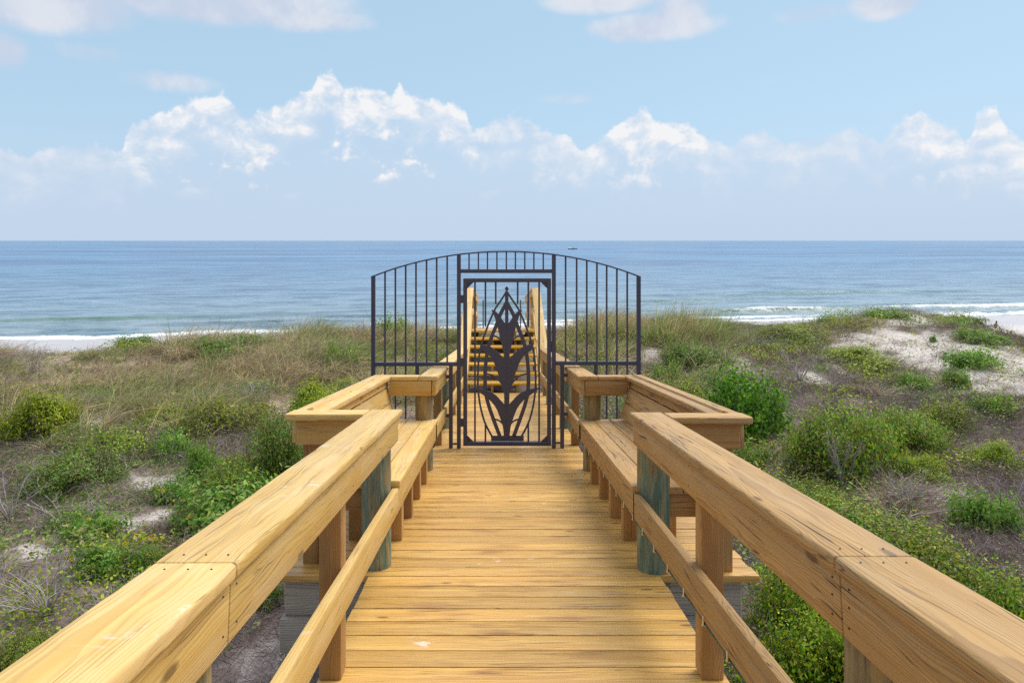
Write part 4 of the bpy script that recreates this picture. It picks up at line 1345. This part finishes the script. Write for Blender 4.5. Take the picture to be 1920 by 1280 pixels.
# where the long grass grows: the left dune, its crest, and the right crest
X, Y = scatter(19000, 8.0, 24, rng)
px, py = pxof(X, Y)
left = np.clip((10 + 12 * 0 + (760 - py)) / 60, 0, 1) * (px < 900)
left = np.maximum(left, blob(px, py, [(60, 720, 260, 90, 0.9), (330, 740, 260, 70, 0.9), (560, 680, 220, 70, 1.0), (760, 660, 130, 60, 0.8)]) * (px < 900))
right = blob(px, py, [(1290, 630, 90, 26, 1.0), (1130, 640, 110, 40, 0.9), (1240, 700, 120, 40, 0.25), (1500, 630, 160, 22, 0.55), (1590, 615, 110, 16, 0.5), (1690, 700, 120, 40, 0.25)]) * (px > 900)
dens = np.where(px < 900, left, right) * (1 - 0.95 * np.clip(sand_at(X, Y) * 1.6, 0, 1))
dens *= np.clip(0.6 + 0.9 * fnoise(X, Y, 0.6, 40, 3), 0.08, 1)
keep = (rng.uniform(size=len(X)) < dens) & ~in_deck(X, Y, 0.12) & (px > -260) & (px < 2150)
X, Y = X[keep], Y[keep]
px = px[keep]
ht = np.where(px < 900, rng.uniform(0.32, 0.72, len(X)) * (1 + 0.25 * np.clip((Y - 15) / 3, 0, 1)), rng.uniform(0.4, 0.75, len(X)))
ht *= np.clip(1 + 0.75 * fnoise(X, Y, 0.45, 50, 2), 0.5, 1.8)
ht = np.where((px > 1400), ht * 0.55, ht)
ht = np.where((px > 40) & (px < 300) & (Y > 15.5), ht * 0.55, ht)
ht = np.where((px <= 40) & (Y > 16.5), ht * 0.75, ht)
gn = np.clip(np.where(px < 900, 0.30, 0.42) + 0.9 * fnoise(X, Y, 0.3, 60, 3), 0.05, 0.9)
pu = np.where(px > 1400, 0.5, 0.12) * np.ones(len(X))
w = np.stack([np.clip(1 - gn - pu, 0.05, 1), gn, pu], -1); w /= w.sum(1, keepdims=True)
g1 = Geo()
g1.add(*blades(X, Y, 30, ht, 0.6, [STRAW, GRGR, PURP], w, rng, width=0.013, rad=0.15, droop=0.95))
print('grass tufts', len(X))
me = g1.mesh('dune_grass'); me.materials.append(M['grass'])
tag(link('dune_grass', me), 'long straw and green dune grass covering the dune crests', None, None, 'stuff')

# tall sea oats as clumps of their own
OATS = [(1215, 640, 0.95), (1245, 636, 1.05), (1275, 634, 1.1), (1300, 636, 1.05), (1325, 640, 0.9), (1262, 645, 0.8), (1170, 640, 0.95), (1140, 636, 0.9), (1100, 640, 0.8), (1345, 652, 0.6)]
NOTE = ['tall sea oats tuft just right of the gate, first from the gate post', 'tall sea oats tuft second from the right gate post', 'tallest sea oats tuft on the right crest', 'tall sea oats tuft right of the tallest one', 'shorter sea oats tuft where the right crest drops to the surf', 'sea oats tuft in front of the tallest one',
        'sea oats tuft seen through the right wing of the gate near its outer post', 'sea oats tuft seen through the middle bars of the right gate wing', 'sea oats tuft nearest the stairs on the right', 'low sea oats tuft at the end of the right grass mound']
for (px, py, hh), lab in zip(OATS, NOTE):
    Xa, Ya = hit(px, py)
    n = 16
    xs_ = Xa + rng.normal(size=n) * 0.22; ys_ = Ya + rng.normal(size=n) * 0.2
    gg = Geo()
    gg.add(*blades(xs_, ys_, 34, np.full(n, hh) * rng.uniform(0.8, 1.1, n), 0.32, [STRAW, GRGR], np.tile([[0.5, 0.5]], (n, 1)), rng, width=0.011, rad=0.13, droop=0.5, wind=(0.22, 0.05), k=6))
    me = gg.mesh('sea_oats'); me.materials.append(M['grass'])
    tag(link('sea_oats', me), lab, 'grass tuft', 'sea oats tufts on the dune crest')
# single tufts that stand out on the left
TUF = [(395, 790, 0.75, 'S', 'large arching straw tuft nearest the low dark shrub'), (350, 805, 0.6, 'S', 'arching straw tuft left of the largest one'), (250, 770, 0.6, 'G', 'green tuft beside the upper sand patch'), (690, 690, 0.5, 'G', 'green tuft under the left gate wing'), (470, 705, 0.6, 'S', 'straw tuft in the middle of the left dune'), (110, 735, 0.55, 'S', 'straw tuft above the broad yellow-green shrub'), (560, 650, 0.6, 'S', 'dense straw tuft on the highest part of the left crest'), (640, 640, 0.6, 'S', 'reddish straw tuft on the left crest near the gate'), (120, 830, 0.4, 'G', 'thin green tuft at the edge of the broad yellow-green shrub'), (300, 1010, 0.25, 'P', 'grey dead grass tuft lying in the flowering creeper'), (1680, 965, 0.5, 'P', 'pale dead tuft at the foot of the largest right shrub'), (1700, 930, 0.45, 'P', 'grey dead tuft right behind the pale dead one'), (1640, 745, 0.4, 'P', 'purple-grey dead tuft above the largest right shrub')]
for (px, py, hh, c, lab) in TUF:
    Xa, Ya = hit(px, py)
    n = 7
    xs_ = Xa + rng.normal(size=n) * 0.09; ys_ = Ya + rng.normal(size=n) * 0.09
    cs = {'S': [STRAW, GRGR], 'G': [GRGR, STRAW], 'P': [PURP, STRAW]}[c]
    gg = Geo()
    gg.add(*blades(xs_, ys_, 40, np.full(n, hh), 0.9, cs, np.tile([[0.8, 0.2]], (n, 1)), rng, width=0.011, rad=0.08, droop=0.95, k=6))
    me = gg.mesh('grass_tuft'); me.materials.append(M['grass'])
    tag(link('grass_tuft', me), lab, 'grass tuft', 'single grass tufts on the dunes')

# ------------------------------------------------------------------ dead brush: tangled grey-purple twigs close to the ground
X, Y = scatter(60000, 3.2, 22, rng)
px, py = pxof(X, Y)
brush = np.clip(0.95 + 0.9 * fnoise(X, Y, 0.45, 70, 3), 0.05, 1)
brush *= 1 - 0.85 * np.clip(sand_at(X, Y) * 1.5, 0, 1)
brush *= np.where(px < 900, np.where(Y > 12, 0.35, 1.0), np.where(Y > 17, 0.45, 1.0))
keep = (rng.uniform(size=len(X)) < brush) & ~in_deck(X, Y, 0.02) & (px > -300) & (px < 2250)
X, Y = X[keep], Y[keep]
n = len(X)
ti = np.repeat(np.arange(n), 11); m = len(ti)
Z = gz(X, Y)
bh = np.clip(0.14 + 0.20 * fnoise(X, Y, 0.8, 80, 2), 0.03, 0.32)
st_ = np.stack([X[ti] + rng.normal(size=m) * 0.10, Y[ti] + rng.normal(size=m) * 0.10, Z[ti] + rng.uniform(-0.01, 0.6, m) * bh[ti]], -1)
dv = unit(np.stack([rng.normal(size=m), rng.normal(size=m), rng.normal(size=m) * 0.3 + 0.42], -1))
ln = rng.uniform(0.08, 0.34, m)[:, None]
md = st_ + dv * ln * 0.5 + rng.normal(size=(m, 3)) * 0.02
en = st_ + dv * ln + rng.normal(size=(m, 3)) * 0.045
g2 = Geo()
tx, ty = scatter(9000, 3.2, 20, rng)
tpx, tpy = pxof(tx, ty)
tk = (rng.uniform(size=len(tx)) < np.clip(0.50 + 1.1 * fnoise(tx, ty, 0.5, 75, 3), 0, 1) * (1 - np.clip(sand_at(tx, ty) * 1.7, 0, 1)) * np.where((tpx < 900) & (ty > 12), 0.25, 1.0)) & ~in_deck(tx, ty, 0.05) & (tpx > -300) & (tpx < 2250)
tx, ty = tx[tk], ty[tk]
g2.add(*blades(tx, ty, 20, np.clip(0.24 + 0.22 * fnoise(tx, ty, 0.7, 77, 2), 0.1, 0.5), 1.0, [PURP, [(0.30, 0.20, 0.15), (0.24, 0.165, 0.14)], [(0.50, 0.43, 0.39)]], np.tile([[0.5, 0.35, 0.15]], (len(tx), 1)), rng, width=0.006, rad=0.16, droop=0.8, k=4))
g2.add(*ribbons(np.stack([st_, md, en], 1), rng.uniform(0.0025, 0.0065, m), pick([(0.25, 0.195, 0.185), (0.34, 0.27, 0.25), (0.16, 0.12, 0.115), (0.44, 0.37, 0.345), (0.28, 0.19, 0.15), (0.20, 0.15, 0.14)], m, rng, 0.2), rng))
me = g2.mesh('dry_brush'); me.materials.append(M['twig'])
tag(link('dry_brush', me), 'tangle of dead grey-purple twigs over the sand', None, None, 'stuff')
print('brush', m)

# low mixed leaves between the shrubs
X, Y = scatter(70000, 3.2, 21, rng)
px, py = pxof(X, Y)
cov = np.clip(0.25 + 1.1 * fnoise(X, Y, 0.5, 90, 3), 0.0, 1)
cov = np.maximum(cov, blob(px, py, [(430, 900, 220, 90, 0.8), (400, 1010, 180, 70, 0.8), (170, 880, 220, 70, 0.85), (330, 830, 260, 50, 0.9), (100, 1020, 200, 60, 0.45), (250, 1110, 220, 60, 0.55), (1620, 1000, 220, 90, 0.8), (1800, 1150, 260, 120, 0.8), (1330, 760, 120, 60, 0.8), (1650, 820, 200, 70, 0.4), (1480, 640, 200, 40, 0.7), (1820, 760, 160, 90, 0.35), (1450, 870, 160, 60, 0.6), (1330, 700, 120, 40, 0.6), (1620, 700, 160, 40, 0.6), (200, 1180, 240, 90, 0.35)]))
cov *= 1 - 0.9 * np.clip(sand_at(X, Y) * 1.5, 0, 1)
keep = (rng.uniform(size=len(X)) < cov * 0.8) & ~in_deck(X, Y, 0.02) & (px > -300) & (px < 2250)
X, Y = X[keep], Y[keep]
n = len(X)
Z = gz(X, Y)
ti = np.repeat(np.arange(n), 11); m = len(ti)
hb = np.clip(0.16 + 0.26 * fnoise(X, Y, 0.8, 95, 3), 0.04, 0.45)
pos = np.stack([X[ti] + rng.normal(size=m) * 0.07, Y[ti] + rng.normal(size=m) * 0.07, Z[ti] + rng.uniform(0, 1, m) * hb[ti] + 0.01], -1)
L = rng.uniform(0.028, 0.06, m)
pal = [GREEN_C, GREEN_O, GREEN_Y]
sel = np.clip(((fnoise(X, Y, 0.7, 99, 2) + 0.6) / 1.2 * 3).astype(int), 0, 2)[ti]
col = np.zeros((m, 3))
for i, cs in enumerate(pal):
    q = sel == i
    col[q] = pick(cs, int(q.sum()), rng, 0.2)
dry = rng.uniform(size=m) < 0.16
col[dry] = pick([(0.44, 0.34, 0.17), (0.36, 0.26, 0.15), (0.34, 0.27, 0.24)], int(dry.sum()), rng, 0.2)
g3 = Geo()
g3.add(*leaves(pos, rng.normal(size=(m, 3)) * 0.6 + np.array([0, 0, 0.9]), L, L * 0.5, col, rng))
me = g3.mesh('ground_cover'); me.materials.append(M['leaf'])
tag(link('ground_cover', me), 'low green leaves creeping between the shrubs', None, None, 'stuff')
print('cover', m)


# bare branches that stand out
def dead_branch(px, py, h, label, spread=0.5, n=14, seed=0, thick=0.010):
    r = np.random.default_rng(seed)
    X, Y, Z, S = at_px(px, py)
    H = h / S
    g = Geo()
    b0 = np.tile(np.array([[0, 0, -0.05]]), (n, 1))
    an = r.uniform(0, 6.28, n)
    e = np.stack([np.cos(an) * spread * H * r.uniform(0.2, 1, n), np.sin(an) * spread * H * r.uniform(0.2, 1, n), H * r.uniform(0.5, 1.05, n)], -1)
    m1 = e * 0.5 + r.normal(size=(n, 3)) * H * 0.06; m1[:, :2] *= 0.8
    pth = np.stack([b0, m1 * 0.5, m1, (m1 + e) / 2 + r.normal(size=(n, 3)) * H * 0.03, e], 1)
    cc = [(0.40, 0.35, 0.33), (0.33, 0.28, 0.265), (0.46, 0.42, 0.40)]
    g.add(*tubes(pth, np.full(n, thick), np.full(n, 0.002), pick(cc, n, r), r, 4))
    q = n * 7
    kk = r.integers(0, n, q); f = r.uniform(0.1, 1, (q, 1))
    s0 = m1[kk] * (1 - f) + e[kk] * f
    en = s0 + unit(e[kk] * 0.6 / H + r.normal(size=(q, 3)) * 0.6) * H * r.uniform(0.08, 0.3, (q, 1))
    g.add(*tubes(np.stack([s0, (s0 + en) / 2 + r.normal(size=(q, 3)) * H * 0.015, en], 1), np.full(q, 0.003), np.full(q, 0.001), pick(cc, q, r), r))
    me_ = g.mesh('dead_bush'); me_.materials.append(M['twig'])
    o = tag(link('dead_bush', me_), label, 'dead bush', 'bare dead bushes on the dunes')
    o.location = (X, Y, Z)


dead_branch(1580, 915, 120, 'pale bare twigs standing in front of the largest right shrub', 0.35, 12, 1)
dead_branch(1700, 960, 75, 'grey bare twigs to the lower right of the largest right shrub', 0.8, 16, 2, 0.006)
dead_branch(20, 980, 90, 'bare white sticks leaning at the left frame edge', 1.0, 12, 3)
dead_branch(120, 985, 55, 'thin bare twigs below the dark mounded left shrub', 1.3, 12, 4, 0.006)
dead_branch(1890, 1000, 130, 'tall bare branch at the right frame edge', 0.6, 6, 5)
dead_branch(1500, 715, 60, 'dense dead brush mound above the rounded glossy shrub', 1.0, 22, 6, 0.006)
dead_branch(1450, 800, 100, 'bare twigs poking out of the rounded glossy shrub', 0.8, 12, 7, 0.006)
dead_branch(60, 700, 60, 'purple-grey dead brush above the broad yellow-green left shrub', 0.9, 22, 8, 0.006)
dead_branch(470, 760, 50, 'grey dead brush in the middle of the left dune', 1.1, 20, 9, 0.006)
dead_branch(1560, 740, 60, 'dead brush right of the dense dead brush mound', 1.2, 20, 10, 0.006)
dead_branch(90, 1150, 90, 'dark dead brush filling the lower left slope', 1.2, 26, 11, 0.006)
dead_branch(220, 1200, 90, 'dark dead brush beside the left rail', 1.2, 24, 12, 0.006)
dead_branch(1530, 670, 55, 'single pale bent stalk on the right dune', 0.15, 2, 13, 0.008)
dead_branch(1690, 1060, 120, 'thin dark stem rising out of the wide mixed shrub', 0.15, 3, 14, 0.008)

# ------------------------------------------------------------------ boat and bather
by = SEA_H * F / (467.5 - HY)
bx = (1073 - CX) / F * by + CAMX
bo = empty('fishing_boat', (bx, by, SZ), 'tiny white and dark open boat on the sea near the horizon', 'boat')


def loft(name, rings, mat, parent):
    bm = bmesh.new()
    vs = [[bm.verts.new(p) for p in r] for r in rings]
    for a, b in zip(vs[:-1], vs[1:]):
        for i in range(len(a) - 1):
            bm.faces.new((a[i], a[i + 1], b[i + 1], b[i]))
    bm.faces.new(vs[0]); bm.faces.new(vs[-1])
    bmesh.ops.recalc_face_normals(bm, faces=bm.faces)
    me_ = bpy.data.meshes.new(name); bm.to_mesh(me_); bm.free()
    o = link(name, me_, mat)
    o.parent = parent; o.matrix_parent_inverse = Matrix.Identity(4)
    return o


rings = []
for k in range(9):
    t = k / 8
    x = -4.4 + 8.8 * t
    bw_ = 1.25 * (1 - max(0, (0.35 - t) / 0.35) ** 2) + 0.02
    sh = 0.75 + 0.5 * max(0, 0.5 - t)
    rings.append([(x, -bw_, sh), (x, -bw_ * 0.75, 0.0), (x, 0, -0.3), (x, bw_ * 0.75, 0.0), (x, bw_, sh)])
loft('hull', rings, M['dark'], bo)
loft('cabin', [[(0.4, -0.7, 0.7), (0.4, -0.6, 2.0), (0.4, 0.6, 2.0), (0.4, 0.7, 0.7)], [(1.9, -0.7, 0.7), (1.7, -0.6, 2.0), (1.7, 0.6, 2.0), (1.9, 0.7, 0.7)]], M['hull'], bo)
loft('bow_deck', [[(-4.2, -0.1, 1.16), (-4.2, 0, 1.3), (-4.2, 0.1, 1.16)], [(-1.8, -1.15, 0.98), (-1.8, 0, 1.5), (-1.8, 1.15, 0.98)]], M['hull'], bo)
loft('outboard_motor', [[(4.4, -0.25, 0.2), (4.4, -0.2, 1.3), (4.4, 0.2, 1.3), (4.4, 0.25, 0.2)], [(4.9, -0.2, -0.2), (4.9, -0.15, 1.15), (4.9, 0.15, 1.15), (4.9, 0.2, -0.2)]], M['dark'], bo)

Xp, Yp = hit(1866, 617.5)
Zp = float(gz(np.array([Xp]), np.array([Yp]))[0])


def skin(name, verts, edges, radii, mat, parent, root=0):
    me_ = bpy.data.meshes.new(name)
    me_.from_pydata(verts, edges, [])
    o = bpy.data.objects.new(name, me_); COL.objects.link(o)
    md_ = o.modifiers.new('skin', 'SKIN'); md_.use_smooth_shade = True
    s2 = o.modifiers.new('sub', 'SUBSURF'); s2.levels = 1; s2.render_levels = 1
    for i, r in enumerate(radii):
        me_.skin_vertices[0].data[i].radius = (r, r)
        me_.skin_vertices[0].data[i].use_root = (i == root)
    me_.materials.append(mat)
    o.parent = parent
    return o


pe = empty('person', (Xp, Yp, Zp), 'dark-haired person in brown sitting on wet sand, leaning back on one arm', 'person')
pv = [(0, 0, 0.12), (0.05, 0, 0.30), (0.08, 0, 0.48), (0.09, 0, 0.58), (0.10, -0.02, 0.68), (0.10, -0.03, 0.77),      # pelvis .. head
      (0.06, -0.17, 0.50), (0.18, -0.25, 0.30), (0.32, -0.27, 0.05), (0.36, -0.28, 0.02),                                 # near arm propped behind
      (0.09, 0.17, 0.50), (-0.08, 0.24, 0.34), (-0.26, 0.20, 0.30), (-0.33, 0.18, 0.29),                                  # far arm on the knee
      (-0.08, -0.10, 0.11), (-0.42, -0.14, 0.20), (-0.80, -0.15, 0.05), (-0.90, -0.15, 0.10),                             # near leg stretched out
      (-0.06, 0.10, 0.12), (-0.34, 0.14, 0.36), (-0.58, 0.15, 0.06), (-0.68, 0.15, 0.05)]                                 # far leg bent
pedge = [(0, 1), (1, 2), (2, 3), (3, 4), (4, 5), (2, 6), (6, 7), (7, 8), (8, 9), (2, 10), (10, 11), (11, 12), (12, 13), (0, 14), (14, 15), (15, 16), (16, 17), (0, 18), (18, 19), (19, 20), (20, 21)]
pr = [0.14, 0.125, 0.13, 0.055, 0.095, 0.075, 0.05, 0.04, 0.03, 0.022, 0.05, 0.04, 0.03, 0.022, 0.085, 0.06, 0.042, 0.03, 0.085, 0.06, 0.042, 0.03]
skin('body', pv, pedge, pr, M['skin'], pe)
skin('shirt', [(0.0, 0, 0.16), (0.05, 0, 0.30), (0.08, 0, 0.47)], [(0, 1), (1, 2)], [0.155, 0.142, 0.145], M['cloth'], pe)
skin('hair', [(0.125, -0.02, 0.70), (0.115, -0.02, 0.79), (0.07, -0.025, 0.83)], [(0, 1), (1, 2)], [0.09, 0.085, 0.05], M['hair'], pe)

# ------------------------------------------------------------------ sky
SUN_EL, SUN_AZ = R(56), R(54)     # azimuth measured from +Y towards +X


def make_world():
    w = bpy.data.worlds.new('World'); scene.world = w
    w.use_nodes = True
    nt = w.node_tree; nt.nodes.clear()
    g = NG(nt)
    sky = g.n('ShaderNodeTexSky', sky_type='NISHITA', sun_disc=False)
    sky.sun_elevation = SUN_EL
    sky.sun_rotation = SUN_AZ
    sky.air_density = 1.0; sky.dust_density = 1.2; sky.ozone_density = 1.6
    tc = g.n('ShaderNodeTexCoord')
    d = tc.outputs['Generated']
    sp = g.n('ShaderNodeSeparateXYZ'); g.l(d, sp.inputs[0])
    x, y, z = sp.outputs
    hor = g.m('SQRT', g.m('ADD', g.m('MULTIPLY', x, x), g.m('MULTIPLY', y, y)))
    az = g.m('MULTIPLY', g.m('ARCTAN2', x, y), 180 / math.pi)      # degrees right of the sea view
    el = g.m('MULTIPLY', g.m('ARCTAN2', z, hor), 180 / math.pi)
    n1 = g.noise(d, 9.0, 6, 0.62, dist=0.2)
    n2 = g.noise(d, 28.0, 5, 0.6)
    n3 = g.noise(d, 4.0, 4, 0.55)
    # --- top line of the cumulus bank, degrees of elevation against azimuth
    fc = g.n('ShaderNodeFloatCurve')
    seen = [(-60, 262), (0, 270), (45, 300), (80, 278), (120, 265), (205, 275), (225, 295), (245, 232), (330, 206), (375, 180), (420, 177), (450, 207), (500, 204), (535, 186), (585, 165), (600, 132), (618, 124), (642, 160), (700, 168), (735, 178), (748, 156), (775, 176), (820, 180), (870, 208), (885, 246), (930, 226), (970, 217), (1030, 244), (1060, 254), (1092, 280), (1112, 266), (1150, 236), (1200, 205), (1235, 222), (1290, 232), (1320, 254), (1362, 276), (1395, 250), (1430, 240), (1470, 264), (1550, 254), (1600, 236), (1650, 258), (1695, 214), (1725, 208), (1780, 240), (1812, 262), (1838, 208), (1872, 196), (1885, 250), (1930, 266), (2000, 255)]
    prof = []
    for px_, py_ in seen:
        a_ = math.atan((px_ - CX) / F)
        prof.append((math.degrees(a_), math.degrees(math.atan((HY - py_) / F * math.cos(a_)))))
    prof = [(-44, 7)] + [p for p in prof if -43.5 < p[0] < 43.5] + [(44, 8)]
    cur = fc.mapping.curves[0]
    pts = [((a_ + 44) / 88, e_ / 15) for a_, e_ in prof]
    cur.points[0].location = pts[0]; cur.points[-1].location = pts[-1]
    for p in pts[1:-1]: cur.points.new(*p)
    for p in cur.points: p.handle_type = 'VECTOR'
    fc.mapping.update()
    g.l(g.m('DIVIDE', g.m('ADD', az, 44.0), 88.0, clamp=True), fc.inputs['Value'])
    top = g.m('MULTIPLY', fc.outputs[0], 15.0)
    n4 = g.noise(d, 75.0, 5, 0.62)
    # billows: the same noise looked up a little towards the sun gives lit and shaded sides
    st_ = g.n('ShaderNodeMapping'); st_.inputs['Scale'].default_value = (1, 1, 1.25); g.l(d, st_.inputs[0])
    dsh = g.vm('ADD', st_.outputs[0], (0.010, -0.002, 0.016))
    b0 = g.noise(st_.outputs[0], 20.0, 7, 0.60, dist=0.25); b1 = g.noise(dsh, 20.0, 7, 0.60, dist=0.25)
    emb = g.m('MULTIPLY', g.m('SUBTRACT', b0, b1), 3.2)
    rag = g.m('ADD', g.m('MULTIPLY', g.m('SUBTRACT', n2, 0.5), 1.7), g.m('ADD', g.m('MULTIPLY', g.m('SUBTRACT', n4, 0.5), 1.3), g.m('MULTIPLY', g.m('SUBTRACT', b0, 0.5), 1.2)))
    below = g.m('ADD', g.m('SUBTRACT', top, el), rag)              # >0 inside the bank
    bank = g.step(below, -0.10, 0.45)
    # how strongly the sun picks out the tops along the bank
    fb_ = g.n('ShaderNodeFloatCurve')
    cur = fb_.mapping.curves[0]
    bp = [(-44, .35), (-34, .35), (-31, .35), (-28.7, .55), (-26, .85), (-20, 1.0), (-8, 1.0), (-3, .95), (0, .6), (5, .55), (7.5, .75), (12, .9), (17, .7), (19, .35), (22, .3), (29, .35), (31, .75), (36, .8), (44, .4)]
    pp = [((a_ + 44) / 88, e_) for a_, e_ in bp]
    cur.points[0].location = pp[0]; cur.points[-1].location = pp[-1]
    for p in pp[1:-1]: cur.points.new(*p)
    fb_.mapping.update()
    g.l(g.m('DIVIDE', g.m('ADD', az, 44.0), 88.0, clamp=True), fb_.inputs['Value'])
    strong = fb_.outputs[0]
    body = g.step(g.m('ADD', below, g.m('MULTIPLY', g.m('SUBTRACT', b0, 0.5), -7.0)), 5.2, 0.2)
    puff = g.m('MULTIPLY', g.step(g.m('ADD', b0, g.m('MULTIPLY', g.m('SUBTRACT', n1, 0.5), 0.9)), 0.50, 0.68), g.step(el, 2.8, 5.5))
    lit = g.m('MULTIPLY', g.m('MAXIMUM', body, g.m('MULTIPLY', puff, 0.75)), g.m('ADD', 0.12, strong))
    lit = g.m('MULTIPLY', lit, g.m('ADD', 0.80, emb), clamp=True)
    K = 2 ** -EXPO / SKY_S
    haze = tuple(v * K for v in HAZE)
    white = tuple(v * K for v in WHITE)
    shade = tuple(v * K for v in SHADE)
    # sea air: pale towards the horizon
    zen = g.mix(g.step(el, 1.0, 26.0), tuple(v * K for v in LOW), tuple(v * K for v in HIGH))
    skyc = g.mix(0.85, sky.outputs[0], zen)
    c = g.mix(g.m('MULTIPLY', g.step(el, 10.0, 0.0), 0.85), skyc, haze)
    inner = g.mix(lit, shade, white)
    dens = g.m('ADD', g.m('ADD', 0.28, g.m('MULTIPLY', b0, 0.25)), g.m('MULTIPLY', lit, 0.65), clamp=True)
    c = g.mix(g.m('MULTIPLY', bank, dens), c, inner)
    # --- soft fair-weather clouds higher up
    wisp = None
    for (ca, ce, ra, re, s) in [(-35, 16.6, 8.0, 2.6, 1.1), (-24, 18.6, 13, 2.6, 1.2), (-17, 17.4, 7, 1.3, 0.9), (-36.8, 12.6, 2.6, 1.6, 0.9), (-25.5, 11.8, 3.6, 0.9, 0.55), (9, 19.3, 6, 1.3, 0.9), (13, 17.0, 6, 1.3, 0.9), (15, 18.0, 2.6, 1.6, 0.9), (24.5, 16.8, 3.4, 0.9, 0.55), (29.5, 17.0, 2.8, 1.4, 1.0), (6, 11.7, 3.2, 0.5, 0.35), (-31, 13.3, 3.5, 0.8, 0.35), (22, 12.2, 1.8, 0.6, 0.25)]:
        q1 = g.m('DIVIDE', g.m('SUBTRACT', az, ca), ra); q2 = g.m('DIVIDE', g.m('SUBTRACT', el, ce), re)
        q = g.m('SUBTRACT', 1.25, g.m('ADD', g.m('MULTIPLY', q1, q1), g.m('MULTIPLY', q2, q2)))
        q = g.m('MULTIPLY', g.m('MAXIMUM', q, 0.0), s)
        wisp = q if wisp is None else g.m('MAXIMUM', wisp, q)
    rest = g.m('MULTIPLY', g.step(n3, 0.34, 0.52), g.step(el, 21.0, 30.0))  # cloud cover out of view, added overhead for neutral fill light
    wsum = g.m('ADD', g.m('MAXIMUM', g.m('MINIMUM', wisp, 1.0), rest), g.m('ADD', g.m('MULTIPLY', g.m('SUBTRACT', n1, 0.5), 1.3), g.m('MULTIPLY', g.m('SUBTRACT', n2, 0.5), 0.5)))
    wf = g.m('MULTIPLY', g.step(wsum, 0.15, 1.0), g.step(g.m('MAXIMUM', wisp, rest), 0.0, 0.25))
    wl = g.mix(g.step(g.m('ADD', n1, g.m('MULTIPLY', g.m('SUBTRACT', n3, 0.5), 0.8)), 0.40, 0.65), tuple(v * K for v in WSHADE), tuple(v * K for v in WLIT))
    ahead = g.step(g.m('ADD', g.m('MULTIPLY', x, 0.75), g.m('MULTIPLY', y, 0.65)), -0.35, 0.55)
    over = g.m('ADD', 1.0, g.m('MULTIPLY', g.step(el, 22.0, 32.0), g.m('ADD', 0.45, g.m('MULTIPLY', ahead, 1.25))))       # unseen clouds overhead, brightened most sunward as added fill light
    ov = g.n('ShaderNodeCombineXYZ')
    for i_ in range(3): g.l(over, ov.inputs[i_])
    wl = g.mix(1.0, wl, ov.outputs[0], 'MULTIPLY')
    c = g.mix(g.m('MULTIPLY', wf, 0.85), c, wl)
    # the unseen sky behind the camera is dimmed to darken camera-facing faces
    dull = g.m('SUBTRACT', 1.0, g.m('MULTIPLY', g.step(y, 0.1, -0.5), 0.4))
    dv_ = g.n('ShaderNodeCombineXYZ')
    for i_ in range(3): g.l(dull, dv_.inputs[i_])
    c = g.mix(1.0, c, dv_.outputs[0], 'MULTIPLY')
    # ground side of the dome
    c = g.mix(g.step(el, -0.2, -3.0), c, tuple(0.35 * v for v in haze))
    bg = g.n('ShaderNodeBackground'); bg.inputs['Strength'].default_value = SKY_S
    g.l(c, bg.inputs['Color'])
    o = g.n('ShaderNodeOutputWorld'); g.l(bg.outputs[0], o.inputs['Surface'])


SKY_S = 0.10
EXPO = 1.0
HIGH = (0.44, 0.635, 0.79)
LOW = (0.46, 0.66, 0.84)
HAZE = (0.54, 0.67, 0.84)
WHITE = (0.90, 0.91, 0.93)
SHADE = (0.57, 0.675, 0.84)
WLIT = (0.78, 0.80, 0.86)
WSHADE = (0.60, 0.66, 0.80)
make_world()

sun = bpy.data.lights.new('sun', 'SUN')
sun.energy = 1.65
sun.angle = R(42)
sun.color = (1.0, 0.95, 0.86)
so = bpy.data.objects.new('sun', sun); COL.objects.link(so)
dirv = Vector((math.sin(SUN_AZ) * math.cos(SUN_EL), math.cos(SUN_AZ) * math.cos(SUN_EL), math.sin(SUN_EL)))
so.rotation_euler = dirv.to_track_quat('Z', 'Y').to_euler()
so.location = (20, 10, 30)

# ------------------------------------------------------------------ camera
cam = bpy.data.cameras.new('camera')
cam.sensor_fit = 'HORIZONTAL'; cam.sensor_width = 36.0; cam.lens = 24.0
cam.shift_x = (960 - CX) / 1920
cam.shift_y = -(640 - HY) / 1920
cam.clip_start = 0.05; cam.clip_end = 120000
co = bpy.data.objects.new('camera', cam); COL.objects.link(co)
co.location = (CAMX, 0, CAMZ)
co.rotation_euler = (R(90), 0, 0)
scene.camera = co

vs = scene.view_settings
vs.view_transform = 'Standard'; vs.look = 'None'; vs.gamma = 1.0; vs.exposure = EXPO
scene.cycles.use_denoising = False
scene.cycles.max_bounces = 10
scene.cycles.diffuse_bounces = 8
scene.cycles.transmission_bounces = 8
scene.cycles.transparent_max_bounces = 8
